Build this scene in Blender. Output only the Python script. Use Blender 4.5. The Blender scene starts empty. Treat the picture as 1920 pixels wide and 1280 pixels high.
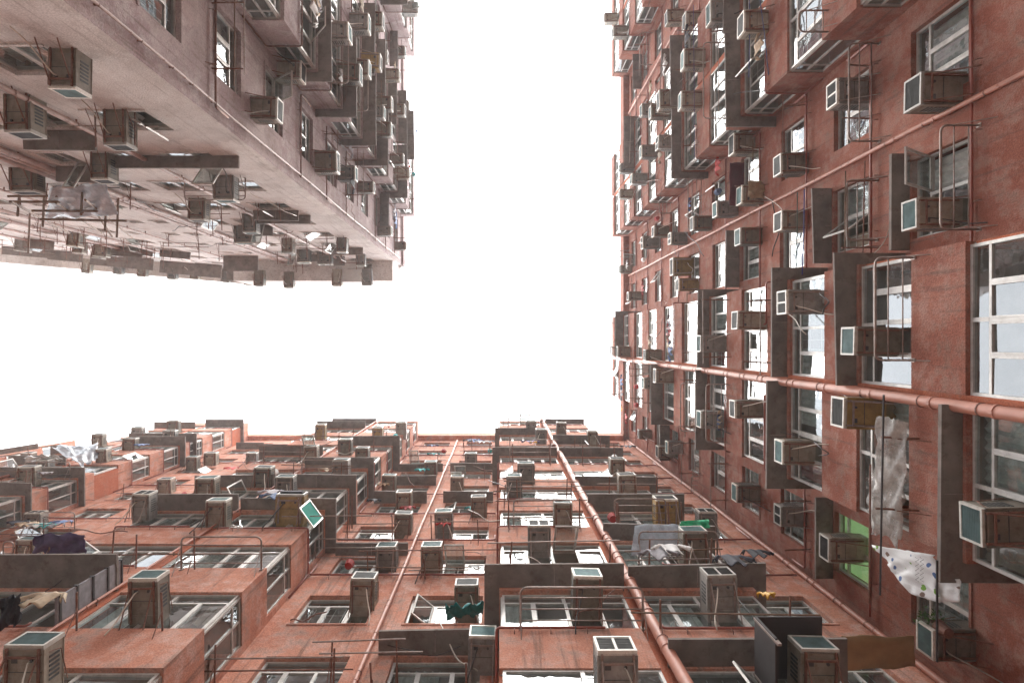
import bpy, math, random
from mathutils import Vector, Matrix
random.seed(7)
C = bpy.context.scene.collection
SC = bpy.context.scene
# ------------------------------------------------------------------ camera (looks straight up from the courtyard floor)
F, VX, VY = 1200.0, 936.0, 641.0            # focal length in photo pixels, zenith in the 1920x1280 photo
cam = bpy.data.cameras.new("camera"); camo = bpy.data.objects.new("camera", cam); C.objects.link(camo)
cam.sensor_width = 36; cam.lens = F / 1920 * 36
cam.shift_x = (960 - VX) / 1920.0; cam.shift_y = (VY - 640) / 1920.0
cam.clip_start = 0.05; cam.clip_end = 2000
camo.location = (0, 0, 0); camo.rotation_euler = (math.pi, 0, 0)
SC.camera = camo
# ------------------------------------------------------------------ overcast sky
w = bpy.data.worlds.new("World"); SC.world = w; w.use_nodes = True
nt = w.node_tree; nt.nodes.clear()
out = nt.nodes.new("ShaderNodeOutputWorld"); bg = nt.nodes.new("ShaderNodeBackground")
sky = nt.nodes.new("ShaderNodeTexSky"); sky.sky_type = 'NISHITA'; sky.sun_disc = False
SUN_EL, SUN_AZ = math.radians(81), math.radians(180)
sky.sun_elevation = SUN_EL; sky.sun_rotation = SUN_AZ
hs = nt.nodes.new("ShaderNodeHueSaturation"); hs.inputs['Saturation'].default_value = 0.05
mx = nt.nodes.new("ShaderNodeMix"); mx.data_type = 'RGBA'
mx.inputs[0].default_value = 0.9; mx.inputs[7].default_value = (6.6, 6.75, 7.0, 1)
nt.links.new(sky.outputs[0], hs.inputs['Color']); nt.links.new(hs.outputs[0], mx.inputs[6])
nt.links.new(mx.outputs[2], bg.inputs[0]); bg.inputs[1].default_value = 0.15
nt.links.new(bg.outputs[0], out.inputs[0])
sl = bpy.data.lights.new("sun", 'SUN'); so = bpy.data.objects.new("sun", sl); C.objects.link(so)
sl.energy = 2.6; sl.angle = math.radians(60); sl.color = (1, 0.96, 0.9)
sd = Vector((0.05, -0.14, 0.98)).normalized()
so.rotation_euler = sd.to_track_quat('Z', 'Y').to_euler(); so.location = (0, 0, 60)
SC.view_settings.view_transform = 'Standard'; SC.view_settings.look = 'None'
SC.view_settings.exposure = 1.95; SC.view_settings.gamma = 1.0
SC.cycles.max_bounces = 7; SC.cycles.transparent_max_bounces = 12
SC.cycles.diffuse_bounces = 4; SC.cycles.glossy_bounces = 3
# ------------------------------------------------------------------ materials
def newmat(name):
    m = bpy.data.materials.new(name); m.use_nodes = True
    b = m.node_tree.nodes["Principled BSDF"]; return m, m.node_tree, b
def N(t, k, **kw):
    n = t.nodes.new(k)
    for a, v in kw.items(): setattr(n, a, v)
    return n
def ramp(t, pts):
    r = N(t, "ShaderNodeValToRGB"); e = r.color_ramp.elements
    while len(e) < len(pts): e.new(0.5)
    for i, (p, c) in enumerate(pts):
        e[i].position = p; e[i].color = (c, c, c, 1) if not isinstance(c, tuple) else (*c, 1)
    return r
def noise(t, vec, scale, detail=4, rough=0.6):
    n = N(t, "ShaderNodeTexNoise"); n.inputs['Scale'].default_value = scale
    n.inputs['Detail'].default_value = detail; n.inputs['Roughness'].default_value = rough
    t.links.new(vec, n.inputs['Vector']); return n
def mixc(t, fac, a, b, mode='MIX'):
    m = N(t, "ShaderNodeMix", data_type='RGBA', blend_type=mode)
    for i, v in ((0, fac), (6, a), (7, b)):
        if hasattr(v, 'is_linked') or hasattr(v, 'links'): t.links.new(v, m.inputs[i])
        elif i == 0: m.inputs[0].default_value = v
        else: m.inputs[i].default_value = (*v, 1)
    return m.outputs[2]
def bump(t, b, h, s, dist=0.01):
    n = N(t, "ShaderNodeBump"); n.inputs['Strength'].default_value = s; n.inputs['Distance'].default_value = dist
    t.links.new(h, n.inputs['Height']); t.links.new(n.outputs[0], b.inputs['Normal'])
def plaster(name, c1, c2, c3, grime):
    m, t, b = newmat(name)
    g = N(t, "ShaderNodeNewGeometry")
    P = g.outputs['Position']
    mp = N(t, "ShaderNodeMapping"); mp.inputs['Scale'].default_value = (8, 8, 0.45); t.links.new(P, mp.inputs[0])
    big = noise(t, P, 0.55, 5); med = noise(t, P, 2.6, 6, 0.7); st = noise(t, mp.outputs[0], 1.0, 5, 0.65); fine = noise(t, P, 38, 3)
    col = mixc(t, ramp(t, [(0.35, 0.0), (0.65, 1.0)]).outputs[0], c1, c2); r1 = t.nodes[-2]
    rb = ramp(t, [(0.36, 0.0), (0.66, 1.0)]); t.links.new(big.outputs[0], rb.inputs[0])
    col = mixc(t, rb.outputs[0], c1, c2)
    rm = ramp(t, [(0.46, 0.0), (0.66, 0.85)]); t.links.new(med.outputs[0], rm.inputs[0])
    col = mixc(t, rm.outputs[0], col, c3)
    rs = ramp(t, [(0.54, 0.0), (0.68, grime * 0.65)]); t.links.new(st.outputs[0], rs.inputs[0])
    col = mixc(t, rs.outputs[0], col, (0.14, 0.10, 0.085))
    bl = noise(t, P, 1.3, 7, 0.72); r5 = ramp(t, [(0.54, 0.0), (0.70, grime * 0.9)]); t.links.new(bl.outputs[0], r5.inputs[0])
    col = mixc(t, r5.outputs[0], col, (0.20, 0.13, 0.10))
    vo = N(t, "ShaderNodeTexVoronoi"); vo.inputs['Scale'].default_value = 0.42; t.links.new(P, vo.inputs['Vector'])
    sp = N(t, "ShaderNodeSeparateColor"); t.links.new(vo.outputs['Color'], sp.inputs[0])
    vd = noise(t, P, 0.9, 3); wv = N(t, 'ShaderNodeVectorMath', operation='MULTIPLY_ADD'); t.links.new(vd.outputs['Color'], wv.inputs[0]); wv.inputs[1].default_value = (2.5, 2.5, 2.5); t.links.new(P, wv.inputs[2]); t.links.new(wv.outputs[0], vo.inputs['Vector'])
    rv = ramp(t, [(0.0, 0.90), (1.0, 1.08)]); t.links.new(sp.outputs[0], rv.inputs[0]); col = mixc(t, 1.0, col, rv.outputs[0], 'MULTIPLY')
    ck = noise(t, P, 5.5, 8, 0.8); rk = ramp(t, [(0.60, 0.0), (0.68, 0.55)]); t.links.new(ck.outputs[0], rk.inputs[0]); col = mixc(t, rk.outputs[0], col, (0.22, 0.15, 0.12))
    rf = ramp(t, [(0.3, 0.72), (0.7, 1.15)]); t.links.new(fine.outputs[0], rf.inputs[0])
    col = mixc(t, 1.0, col, rf.outputs[0], 'MULTIPLY')
    t.links.new(col, b.inputs['Base Color']); b.inputs['Roughness'].default_value = 0.9
    b.inputs['Specular IOR Level'].default_value = 0.08
    bump(t, b, mixc(t, 0.5, med.outputs[0], fine.outputs[0]), 0.8, 0.03)
    return m
def simple(name, c, rough=0.6, metal=0.0, var=0.25, scale=6, rust=None, rustamt=0.5, coords='Object', b_s=0.2):
    m, t, b = newmat(name)
    tc = N(t, "ShaderNodeTexCoord"); P = tc.outputs['Object']
    if coords == 'World': P = N(t, "ShaderNodeNewGeometry").outputs['Position']
    oi = N(t, "ShaderNodeObjectInfo")
    add = N(t, "ShaderNodeVectorMath", operation='ADD'); t.links.new(P, add.inputs[0])
    sc = N(t, "ShaderNodeVectorMath", operation='SCALE'); sc.inputs[0].default_value = (37, 19, 53); t.links.new(oi.outputs['Random'], sc.inputs['Scale'])
    t.links.new(sc.outputs[0], add.inputs[1])
    n = noise(t, add.outputs[0], scale, 5)
    dark = tuple(x * (1 - var) for x in c); light = tuple(min(1, x * (1 + var * 0.6)) for x in c)
    r = ramp(t, [(0.3, 0.0), (0.7, 1.0)]); t.links.new(n.outputs[0], r.inputs[0])
    col = mixc(t, r.outputs[0], dark, light)
    if rust:
        n2 = noise(t, add.outputs[0], scale * 1.7, 6, 0.75)
        r2 = ramp(t, [(0.52, 0.0), (0.68, rustamt)]); t.links.new(n2.outputs[0], r2.inputs[0])
        col = mixc(t, r2.outputs[0], col, rust)
    if coords == 'Object':
        rt = ramp(t, [(0.0, 0.6), (0.5, 0.95), (1.0, 1.35)]); t.links.new(oi.outputs['Random'], rt.inputs[0]); col = mixc(t, 1.0, col, rt.outputs[0], 'MULTIPLY')
    t.links.new(col, b.inputs['Base Color']); b.inputs['Roughness'].default_value = rough; b.inputs['Metallic'].default_value = metal
    if b_s: bump(t, b, n.outputs[0], b_s, 0.01)
    return m
M = {}
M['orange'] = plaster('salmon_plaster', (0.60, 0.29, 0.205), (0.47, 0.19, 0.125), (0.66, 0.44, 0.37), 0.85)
M['orangeshade'] = plaster('salmon_plaster_shaded', (0.38, 0.165, 0.12), (0.27, 0.095, 0.065), (0.43, 0.26, 0.215), 0.85)  # salmon plaster darkened: the right facade's weaker light is put into its colour
M['orange2'] = plaster('salmon_plaster_fresh', (0.50, 0.165, 0.095), (0.44, 0.14, 0.08), (0.55, 0.22, 0.14), 0.45)
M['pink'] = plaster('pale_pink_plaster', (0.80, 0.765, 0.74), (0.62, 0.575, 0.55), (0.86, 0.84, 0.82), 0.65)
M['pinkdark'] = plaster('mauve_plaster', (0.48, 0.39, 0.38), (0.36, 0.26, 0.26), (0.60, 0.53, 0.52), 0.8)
M['canopy'] = simple('grey_cement_canopy', (0.205, 0.17, 0.15), 0.85, var=0.35, scale=2.6, rust=(0.11, 0.075, 0.055), rustamt=0.8, coords='World')
M['alu'] = simple('weathered_aluminium', (0.56, 0.54, 0.51), 0.45, 0.35, var=0.25, scale=4, rust=(0.30, 0.25, 0.21), rustamt=0.5, coords='World', b_s=0)
M['interior'] = simple('room_paint', (0.30, 0.29, 0.26), 0.9, var=0.4, scale=0.6, coords='World', b_s=0)
M['acbody'] = simple('aged_beige_metal', (0.31, 0.27, 0.215), 0.6, 0.0, var=0.3, scale=5, rust=(0.15, 0.09, 0.055), rustamt=0.6)
M['acbody2'] = simple('grey_painted_metal', (0.28, 0.265, 0.245), 0.6, 0.0, var=0.3, scale=5, rust=(0.13, 0.09, 0.06), rustamt=0.55)
M['ocher'] = simple('ochre_wooden_casing', (0.42, 0.27, 0.10), 0.7, 0.0, var=0.3, scale=5, rust=(0.16, 0.09, 0.04), rustamt=0.6)
M['acframe'] = simple('cream_plastic', (0.68, 0.66, 0.60), 0.5, var=0.2, scale=7, rust=(0.3, 0.24, 0.17), rustamt=0.5)
M['slat'] = simple('teal_fins', (0.16, 0.27, 0.28), 0.5, 0.3, var=0.35, scale=4)
M['slatdark'] = simple('dark_fins', (0.08, 0.085, 0.085), 0.5, 0.2, var=0.35, scale=4)
M['steel'] = simple('rusty_steel', (0.21, 0.10, 0.07), 0.65, 0.2, var=0.35, scale=9, rust=(0.34, 0.20, 0.14), rustamt=0.8, coords='World')
M['steelgrey'] = simple('galvanised_steel', (0.34, 0.28, 0.25), 0.5, 0.5, var=0.3, scale=9, rust=(0.25, 0.12, 0.07), rustamt=0.8, coords='World')
M['pipe'] = simple('painted_downpipe', (0.46, 0.195, 0.135), 0.55, 0.0, var=0.22, scale=3, rust=(0.40, 0.15, 0.10), rustamt=0.6, coords='World', b_s=0.1)
M['pipepink'] = simple('painted_pink_pipe', (0.50, 0.36, 0.32), 0.5, 0.0, var=0.25, scale=3, rust=(0.34, 0.2, 0.17), rustamt=0.7, coords='World', b_s=0.1)
M['pipered'] = simple('oxide_red_pipe', (0.30, 0.085, 0.06), 0.45, 0.0, var=0.3, scale=5, coords='World')
M['hose'] = simple('cream_hose', (0.66, 0.60, 0.52), 0.45, var=0.2)
M['hosedark'] = simple('black_cable', (0.04, 0.035, 0.035), 0.5, var=0.2)
M['wood'] = simple('bamboo_pole', (0.20, 0.12, 0.075), 0.7, var=0.45, scale=7, coords='World')
M['ground'] = simple('courtyard_concrete', (0.20, 0.185, 0.17), 0.9, var=0.35, scale=0.8, coords='World')
M['teal'] = simple('teal_fabric', (0.02, 0.30, 0.30), 0.8, var=0.4, scale=9)
M['tealfilm'] = simple('teal_film', (0.02, 0.30, 0.235), 0.95, var=0.2, scale=4)
M['white'] = simple('white_fabric', (0.74, 0.73, 0.71), 0.8, var=0.15, scale=5)
M['black'] = simple('black_fabric', (0.035, 0.033, 0.045), 0.8, var=0.4, scale=7)
M['purple'] = simple('dark_purple_fabric', (0.085, 0.055, 0.13), 0.8, var=0.4, scale=6)
M['red'] = simple('red_fabric', (0.50, 0.04, 0.035), 0.8, var=0.3, scale=8)
M['maroon'] = simple('maroon_panel', (0.17, 0.03, 0.05), 0.6, var=0.3, scale=4)
M['blue'] = simple('blue_fabric', (0.10, 0.16, 0.32), 0.8, var=0.4, scale=8)
M['tan'] = simple('tan_fabric', (0.48, 0.36, 0.24), 0.8, var=0.3, scale=8)
M['greyc'] = simple('grey_fabric', (0.33, 0.31, 0.33), 0.8, var=0.3, scale=8)
M['green'] = simple('green_net', (0.03, 0.36, 0.17), 0.7, var=0.3, scale=8)
M['yellow'] = simple('yellow_tape', (0.75, 0.42, 0.03), 0.6, var=0.2)
M['leaf'] = simple('green_leaves', (0.10, 0.26, 0.04), 0.6, var=0.4, scale=12)
M['dirt'] = simple('dry_litter', (0.14, 0.09, 0.06), 0.9, var=0.5, scale=14)
M['ochresheet'] = simple('ochre_plastic_panel', (0.40, 0.26, 0.13), 0.6, var=0.3, scale=2, coords='World')
def glassmat():
    m, t, b = newmat('window_glass'); t.nodes.remove(b); o = t.nodes["Material Output"]
    fr = N(t, "ShaderNodeFresnel"); gg = N(t, "ShaderNodeNewGeometry")
    ior = N(t, "ShaderNodeMath", operation='MULTIPLY_ADD'); ior.inputs[1].default_value = 1 / 1.55 - 1.55; ior.inputs[2].default_value = 1.55
    t.links.new(gg.outputs['Backfacing'], ior.inputs[0]); t.links.new(ior.outputs[0], fr.inputs['IOR'])
    mu = N(t, "ShaderNodeMath", operation='MULTIPLY_ADD', use_clamp=True); mu.inputs[1].default_value = 1.9; mu.inputs[2].default_value = 0.04
    t.links.new(fr.outputs[0], mu.inputs[0]); mn = N(t, 'ShaderNodeMath', operation='MINIMUM'); mn.inputs[1].default_value = 0.21; t.links.new(mu.outputs[0], mn.inputs[0])
    tr = N(t, "ShaderNodeBsdfTransparent"); tr.inputs[0].default_value = (0.62, 0.70, 0.68, 1)
    gl = N(t, "ShaderNodeBsdfGlossy"); gl.inputs['Roughness'].default_value = 0.02; gl.inputs[0].default_value = (0.93, 0.97, 1, 1)
    di = N(t, "ShaderNodeBsdfDiffuse"); di.inputs[0].default_value = (0.42, 0.43, 0.42, 1)
    g = N(t, "ShaderNodeNewGeometry"); n = noise(t, g.outputs['Position'], 3.5, 5)
    r = ramp(t, [(0.42, 0.03), (0.75, 0.28)]); t.links.new(n.outputs[0], r.inputs[0])
    bp = N(t, "ShaderNodeBump"); bp.inputs['Strength'].default_value = 0.2; bp.inputs['Distance'].default_value = 0.02
    n2 = noise(t, g.outputs['Position'], 2.2, 2); t.links.new(n2.outputs[0], bp.inputs['Height']); t.links.new(bp.outputs[0], gl.inputs['Normal'])
    m0 = N(t, "ShaderNodeMixShader"); t.links.new(r.outputs[0], m0.inputs[0]); t.links.new(tr.outputs[0], m0.inputs[1]); t.links.new(di.outputs[0], m0.inputs[2])
    ms = N(t, "ShaderNodeMixShader"); t.links.new(mn.outputs[0], ms.inputs[0]); t.links.new(m0.outputs[0], ms.inputs[1]); t.links.new(gl.outputs[0], ms.inputs[2])
    t.links.new(ms.outputs[0], o.inputs[0]); return m
M['glass'] = glassmat()
def curtainmat():
    m, t, b = newmat('curtain_cloth'); g = N(t, "ShaderNodeNewGeometry")
    r = ramp(t, [(0.0, (0.55, 0.53, 0.48)), (0.25, (0.30, 0.33, 0.36)), (0.45, (0.66, 0.66, 0.64)), (0.6, (0.35, 0.27, 0.2)), (0.75, (0.22, 0.30, 0.28)), (0.9, (0.42, 0.12, 0.11))])
    r.color_ramp.interpolation = 'CONSTANT'; t.links.new(g.outputs['Random Per Island'], r.inputs[0])
    n = noise(t, g.outputs['Position'], 5, 4); rr = ramp(t, [(0.3, 0.6), (0.7, 1.0)]); t.links.new(n.outputs[0], rr.inputs[0])
    t.links.new(mixc(t, 1.0, r.outputs[0], rr.outputs[0], 'MULTIPLY'), b.inputs['Base Color']); b.inputs['Roughness'].default_value = 0.9
    return m
M['curtain'] = curtainmat()
def plasticmat(name, col, alpha):
    m, t, b = newmat(name); b.inputs['Base Color'].default_value = (*col, 1); b.inputs['Roughness'].default_value = 0.16
    b.inputs['Specular IOR Level'].default_value = 0.8
    g = N(t, "ShaderNodeNewGeometry"); n = noise(t, g.outputs['Position'], 4, 6, 0.7)
    r = ramp(t, [(0.35, alpha - 0.35), (0.65, min(1, alpha + 0.2))]); t.links.new(n.outputs[0], r.inputs[0]); t.links.new(r.outputs[0], b.inputs['Alpha'])
    bump(t, b, n.outputs[0], 0.35, 0.05); return m
M['plastic'] = plasticmat('clear_plastic_sheet', (0.62, 0.60, 0.57), 0.62)
M['plasticblue'] = plasticmat('bluish_plastic_sheet', (0.52, 0.60, 0.68), 0.8)
def litmat():
    m, t, b = newmat('green_lit_blind'); b.inputs['Base Color'].default_value = (0.3, 0.42, 0.25, 1)
    b.inputs['Emission Color'].default_value = (0.45, 0.72, 0.28, 1); b.inputs['Emission Strength'].default_value = 0.16; return m
M['lit'] = litmat()
def printmat():
    m, t, b = newmat('printed_white_cloth'); tc = N(t, "ShaderNodeTexCoord")
    v = N(t, "ShaderNodeTexVoronoi"); v.inputs['Scale'].default_value = 6.5; t.links.new(tc.outputs['Object'], v.inputs['Vector'])
    r = ramp(t, [(0.26, 1.0), (0.30, 0.0)]); t.links.new(v.outputs['Distance'], r.inputs[0])
    cr = ramp(t, [(0.0, (0.18, 0.36, 0.05)), (0.35, (0.08, 0.14, 0.3)), (0.55, (0.72, 0.72, 0.72)), (0.85, (0.2, 0.13, 0.1))]); cr.color_ramp.interpolation = 'CONSTANT'
    sp = N(t, "ShaderNodeSeparateColor"); t.links.new(v.outputs['Color'], sp.inputs[0]); t.links.new(sp.outputs[0], cr.inputs[0])
    t.links.new(mixc(t, r.outputs[0], (0.72, 0.72, 0.72), cr.outputs[0]), b.inputs['Base Color']); b.inputs['Roughness'].default_value = 0.8
    return m
M['print'] = printmat()
# ------------------------------------------------------------------ mesh helpers
class MB:
    def __init__(s): s.v = []; s.f = []; s.m = []; s.mats = []
    def mi(s, mat):
        if mat not in s.mats: s.mats.append(mat)
        return s.mats.index(mat)
    def poly(s, pts, mat):
        b = len(s.v); s.v += [Vector(p) for p in pts]; s.f.append(tuple(range(b, b + len(pts)))); s.m.append(s.mi(mat))
    def hexa(s, c, mat, flip=False):        # c: 8 corners, bottom ring then top ring
        b = len(s.v); s.v += c; k = s.mi(mat)
        for q in ((0, 3, 2, 1), (4, 5, 6, 7), (0, 1, 5, 4), (1, 2, 6, 5), (2, 3, 7, 6), (3, 0, 4, 7)):
            if flip: q = q[::-1]
            s.f.append(tuple(b + i for i in q)); s.m.append(k)
    def tube(s, path, r, mat, seg=6, caps=True):
        path = [Vector(p) for p in path]; k = s.mi(mat); rings = []; prev = None
        for i, p in enumerate(path):
            a = path[max(0, i - 1)]; c = path[min(len(path) - 1, i + 1)]; d = (c - a).normalized()
            if prev is None:
                x = d.orthogonal().normalized()
            else:
                x = (prev - d * prev.dot(d))
                x = x.normalized() if x.length > 1e-5 else d.orthogonal().normalized()
            prev = x; y = d.cross(x); b = len(s.v); rr = r[i] if isinstance(r, (list, tuple)) else r
            for j in range(seg):
                an = 2 * math.pi * j / seg; s.v.append(p + (x * math.cos(an) + y * math.sin(an)) * rr)
            rings.append(b)
        for a, b in zip(rings, rings[1:]):
            for j in range(seg):
                s.f.append((a + j, a + (j + 1) % seg, b + (j + 1) % seg, b + j)); s.m.append(k)
        if caps:
            s.f.append(tuple(rings[0] + j for j in range(seg))[::-1]); s.m.append(k)
            s.f.append(tuple(rings[-1] + j for j in range(seg))); s.m.append(k)
    def build(s, name, parent=None, origin=None, smooth=False):
        o0 = origin if origin is not None else Vector((0, 0, 0))
        me = bpy.data.meshes.new(name); me.from_pydata([tuple(v - o0) for v in s.v], [], s.f)
        for mt in s.mats: me.materials.append(mt)
        me.polygons.foreach_set('material_index', s.m)
        if smooth: me.polygons.foreach_set('use_smooth', [True] * len(s.f))
        me.update(); o = bpy.data.objects.new(name, me); C.objects.link(o)
        if parent: o.parent = parent
        return o
def rounded(path, r=0.06, n=3):
    path = [Vector(p) for p in path]; o = [path[0]]
    for a, b, c in zip(path, path[1:], path[2:]):
        d1 = (a - b); d2 = (c - b); rr = min(r, d1.length * .45, d2.length * .45)
        p1 = b + d1.normalized() * rr; p2 = b + d2.normalized() * rr
        for i in range(n + 1):
            t = i / n; o.append(p1 * (1 - t) ** 2 + b * 2 * t * (1 - t) + p2 * t * t)
    o.append(path[-1]); return o
USED = {}
def tag(o, label, cat, group=None, kind=None):
    if label in USED: raise RuntimeError('duplicate label: ' + label)
    USED[label] = o; o['label'] = label; o['category'] = cat
    if group: o['group'] = group
    if kind: o['kind'] = kind
def empty(name, loc):
    o = bpy.data.objects.new(name, None); C.objects.link(o); o.location = loc; o.empty_display_size = 0.3; return o
class Fac:
    def __init__(s, name, O, U, Nn, bd, u0, u1, bays, mat):
        s.name = name; s.O = Vector((*O, 0)); s.U = Vector((*U, 0)).normalized(); s.N = Vector((*Nn, 0)).normalized()
        s.bd = bd; s.u0 = u0; s.u1 = u1; s.bays = bays; s.mat = mat
        s.flip = s.U.cross(s.N).z < 0
    def P(s, u, d, z): return s.O + s.U * u + s.N * d + Vector((0, 0, z))
    def box(s, mb, u0, u1, d0, d1, z0, z1, mat):
        c = [s.P(u, d, z) for z in (z0, z1) for u, d in ((u0, d0), (u1, d0), (u1, d1), (u0, d1))]
        mb.hexa(c, mat, s.flip)
    def hit(s, px, py, d):
        r = Vector(((px - VX) / F, (py - VY) / F, 1)); t = (d + s.N.dot(s.O)) / s.N.dot(r); p = r * t
        return s.U.dot(p - s.O), t
    def inbay(s, u): return any(a <= u <= b for a, b in s.bays)
    def dep(s, u): return s.bd if s.inbay(u) else 0.0
    def px(s, u, d, z):
        p = s.P(u, d, z); return VX + F * p.x / p.z, VY + F * p.y / p.z
def inframe(f, u, z, m=170):
    if z < 2: return False
    x, y = f.px(u, f.dep(u), z); return -m < x < 1920 + m and -m < y < 1280 + m
A8, A7 = math.radians(8), math.radians(5)
BD = 1.15
FB = Fac('bottom', (0, 5.7), (1, 0), (0, -1), BD, -9.35, 7.5, [(0.0, 4.7), (-9.35, -4.7)], 'orange')
FB2 = Fac('bottom', (0, 6.6), (1, 0), (0, -1), BD, -22.0, -9.35, [(-21.6, -16.9)], 'orange')
A9 = math.radians(9); h = Vector((-22.0, 6.6)); U = Vector((math.cos(A9), -math.sin(A9)))
FB3 = Fac('bottom', h + U * 22.0, U, (-math.sin(A9), -math.cos(A9)), BD, -36, -22.0, [(-31.5, -26.8)], 'orange')
FR = Fac('right', (7.5, 0), (0, 1), (-1, 0), 0.95, -25, 5.7, [(-1.42, 3.1), (-10.7, -6.1), (-20, -15.4)], 'orangeshade')
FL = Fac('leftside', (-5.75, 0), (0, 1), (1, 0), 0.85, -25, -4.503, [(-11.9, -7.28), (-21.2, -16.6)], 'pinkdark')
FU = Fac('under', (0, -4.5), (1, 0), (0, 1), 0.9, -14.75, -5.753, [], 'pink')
h = Vector((-14.75, -4.5)); U = Vector((math.cos(A7), math.sin(A7)))
FU2 = Fac('under', h + U * 14.75, U, (-math.sin(A7), math.cos(A7)), 0.9, -34, -14.75, [], 'pink')
H, SILL0, KMIN, KMAX, ROOF = 2.75, 10.2, -1, 9, 37.0
WH = 1.5
# ------------------------------------------------------------------ ground
g = MB(); g.poly([(-600, -600, -1.6), (600, -600, -1.6), (600, 600, -1.6), (-600, 600, -1.6)], M['ground'])
go = g.build('ground'); go['kind'] = 'structure'
# ------------------------------------------------------------------ windows
def pane(f, mb, u0, u1, d, z0, z1, mat, tilt=0.012):
    a = random.uniform(-tilt, tilt) * (u1 - u0); b = random.uniform(-tilt, tilt) * (z1 - z0)
    mb.poly([f.P(u0, d - a - b, z0), f.P(u1, d + a - b, z0), f.P(u1, d + a + b, z1), f.P(u0, d - a + b, z1)], mat)
def spane(f, mb, u, d0, d1, z0, z1, mat):
    a = random.uniform(-.006, .006)
    mb.poly([f.P(u + a, d0, z0), f.P(u - a, d1, z0), f.P(u - a, d1, z1), f.P(u + a, d0, z1)], mat)
class Win:                                  # one window: frame bars, glass, curtains and inner grilles
    def __init__(s): s.fr = MB(); s.gl = MB(); s.cu = MB(); s.size = 0
def front_window(f, W, u0, u1, z0, z1, d, n=None, transom=True, casem=None, lit=False):
    al = M['alu']; b = 0.045; dp = 0.06
    wd = u1 - u0; n = n or max(2, round(wd / 0.58)); hh = z1 - z0
    f.box(W.fr, u0, u1, d - dp, d + .01, z0, z0 + b * 1.3, al); f.box(W.fr, u0, u1, d - dp, d + .01, z1 - b, z1, al)
    f.box(W.fr, u0, u0 + b, d - dp, d + .008, z0 + b * 1.3, z1 - b, al); f.box(W.fr, u1 - b, u1, d - dp, d + .008, z0 + b * 1.3, z1 - b, al)
    zt = z1 - 0.36 if transom and hh > 1.15 else z1
    if zt < z1: f.box(W.fr, u0 + b, u1 - b, d - dp + .01, d + .004, zt - b / 2, zt + b / 2, al)
    lows = [u0 + (u1 - u0) * i / n for i in range(n + 1)]
    lows = [lows[0]] + [x + random.uniform(-.03, .03) for x in lows[1:-1]] + [lows[-1]]
    for x in lows[1:-1]:
        f.box(W.fr, x - .028, x + .028, d - dp + .012, d + .006, z0 + b * 1.3, zt - b / 2 if zt < z1 else z1 - b, al)
    nt_ = max(1, n // 2)
    ups = [u0 + (u1 - u0) * i / nt_ for i in range(nt_ + 1)]
    if zt < z1:
        for x in ups[1:-1]: f.box(W.fr, x - .03, x + .03, d - dp + .014, d + .007, zt + b / 2, z1 - b, al)
    op = set()
    if casem is not None: op = {min(n - 1, max(0, casem))}
    elif random.random() < 0.26: op = {random.randrange(n)}
    ztop = zt - b / 2 if zt < z1 else z1 - b
    for i in range(n):
        a, c = lows[i] + .03, lows[i + 1] - .03
        if i in op:
            open_casement(f, W, a, c, z0 + .06, ztop, d)
        else:
            pane(f, W.gl, a, c, d - .02, z0 + .05, ztop, M['glass'])
            if random.random() < .5:        # sash rails
                f.box(W.fr, a, a + .025, d - .03, d + .012, z0 + .06, ztop, al); f.box(W.fr, c - .025, c, d - .03, d + .012, z0 + .06, ztop, al)
    if zt < z1:
        for i in range(nt_): pane(f, W.gl, ups[i] + .03, ups[i + 1] - .03, d - .02, zt + b / 2, z1 - b, M['glass'])
    # things right behind the glass
    r = random.random()
    if lit: pane(f, W.cu, u0 + .05, u1 - .05, d - .10, z0 + .04, z1 - .04, M['lit'], 0)
    elif r < 0.7:
        k = random.choice((1, 2, 2)); spans = [(u0 + .05, u0 + wd * random.uniform(.25, .6))]
        if k == 2: spans.append((u1 - wd * random.uniform(.2, .38), u1 - .05))
        for a, c in spans:
            m = max(3, int((c - a) / .07)); zb = z0 + .03 if random.random() < .7 else z0 + hh * random.uniform(.2, .5)
            base = len(W.cu.v); km = W.cu.mi(M['curtain'])
            for j in range(m + 1):
                u = a + (c - a) * j / m; dd = d - .16 + (.03 if j % 2 else -.02)
                W.cu.v += [f.P(u, dd, zb), f.P(u, dd, z1 - .03)]
            for j in range(m): W.cu.f.append((base + 2 * j, base + 2 * j + 2, base + 2 * j + 3, base + 2 * j + 1)); W.cu.m.append(km)
    if random.random() < 0.4:
        q = d - .09
        for j in range(1, int(wd / .22)): f.box(W.fr, u0 + j * .22, u0 + j * .22 + .012, q - .012, q, z0 + .05, z1 - .05, M['alu'])
        for zz in (z0 + hh * .3, z0 + hh * .62): f.box(W.fr, u0 + .05, u1 - .05, q - .03, q - .016, zz, zz + .012, M['alu'])
    W.size = wd * hh
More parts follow.
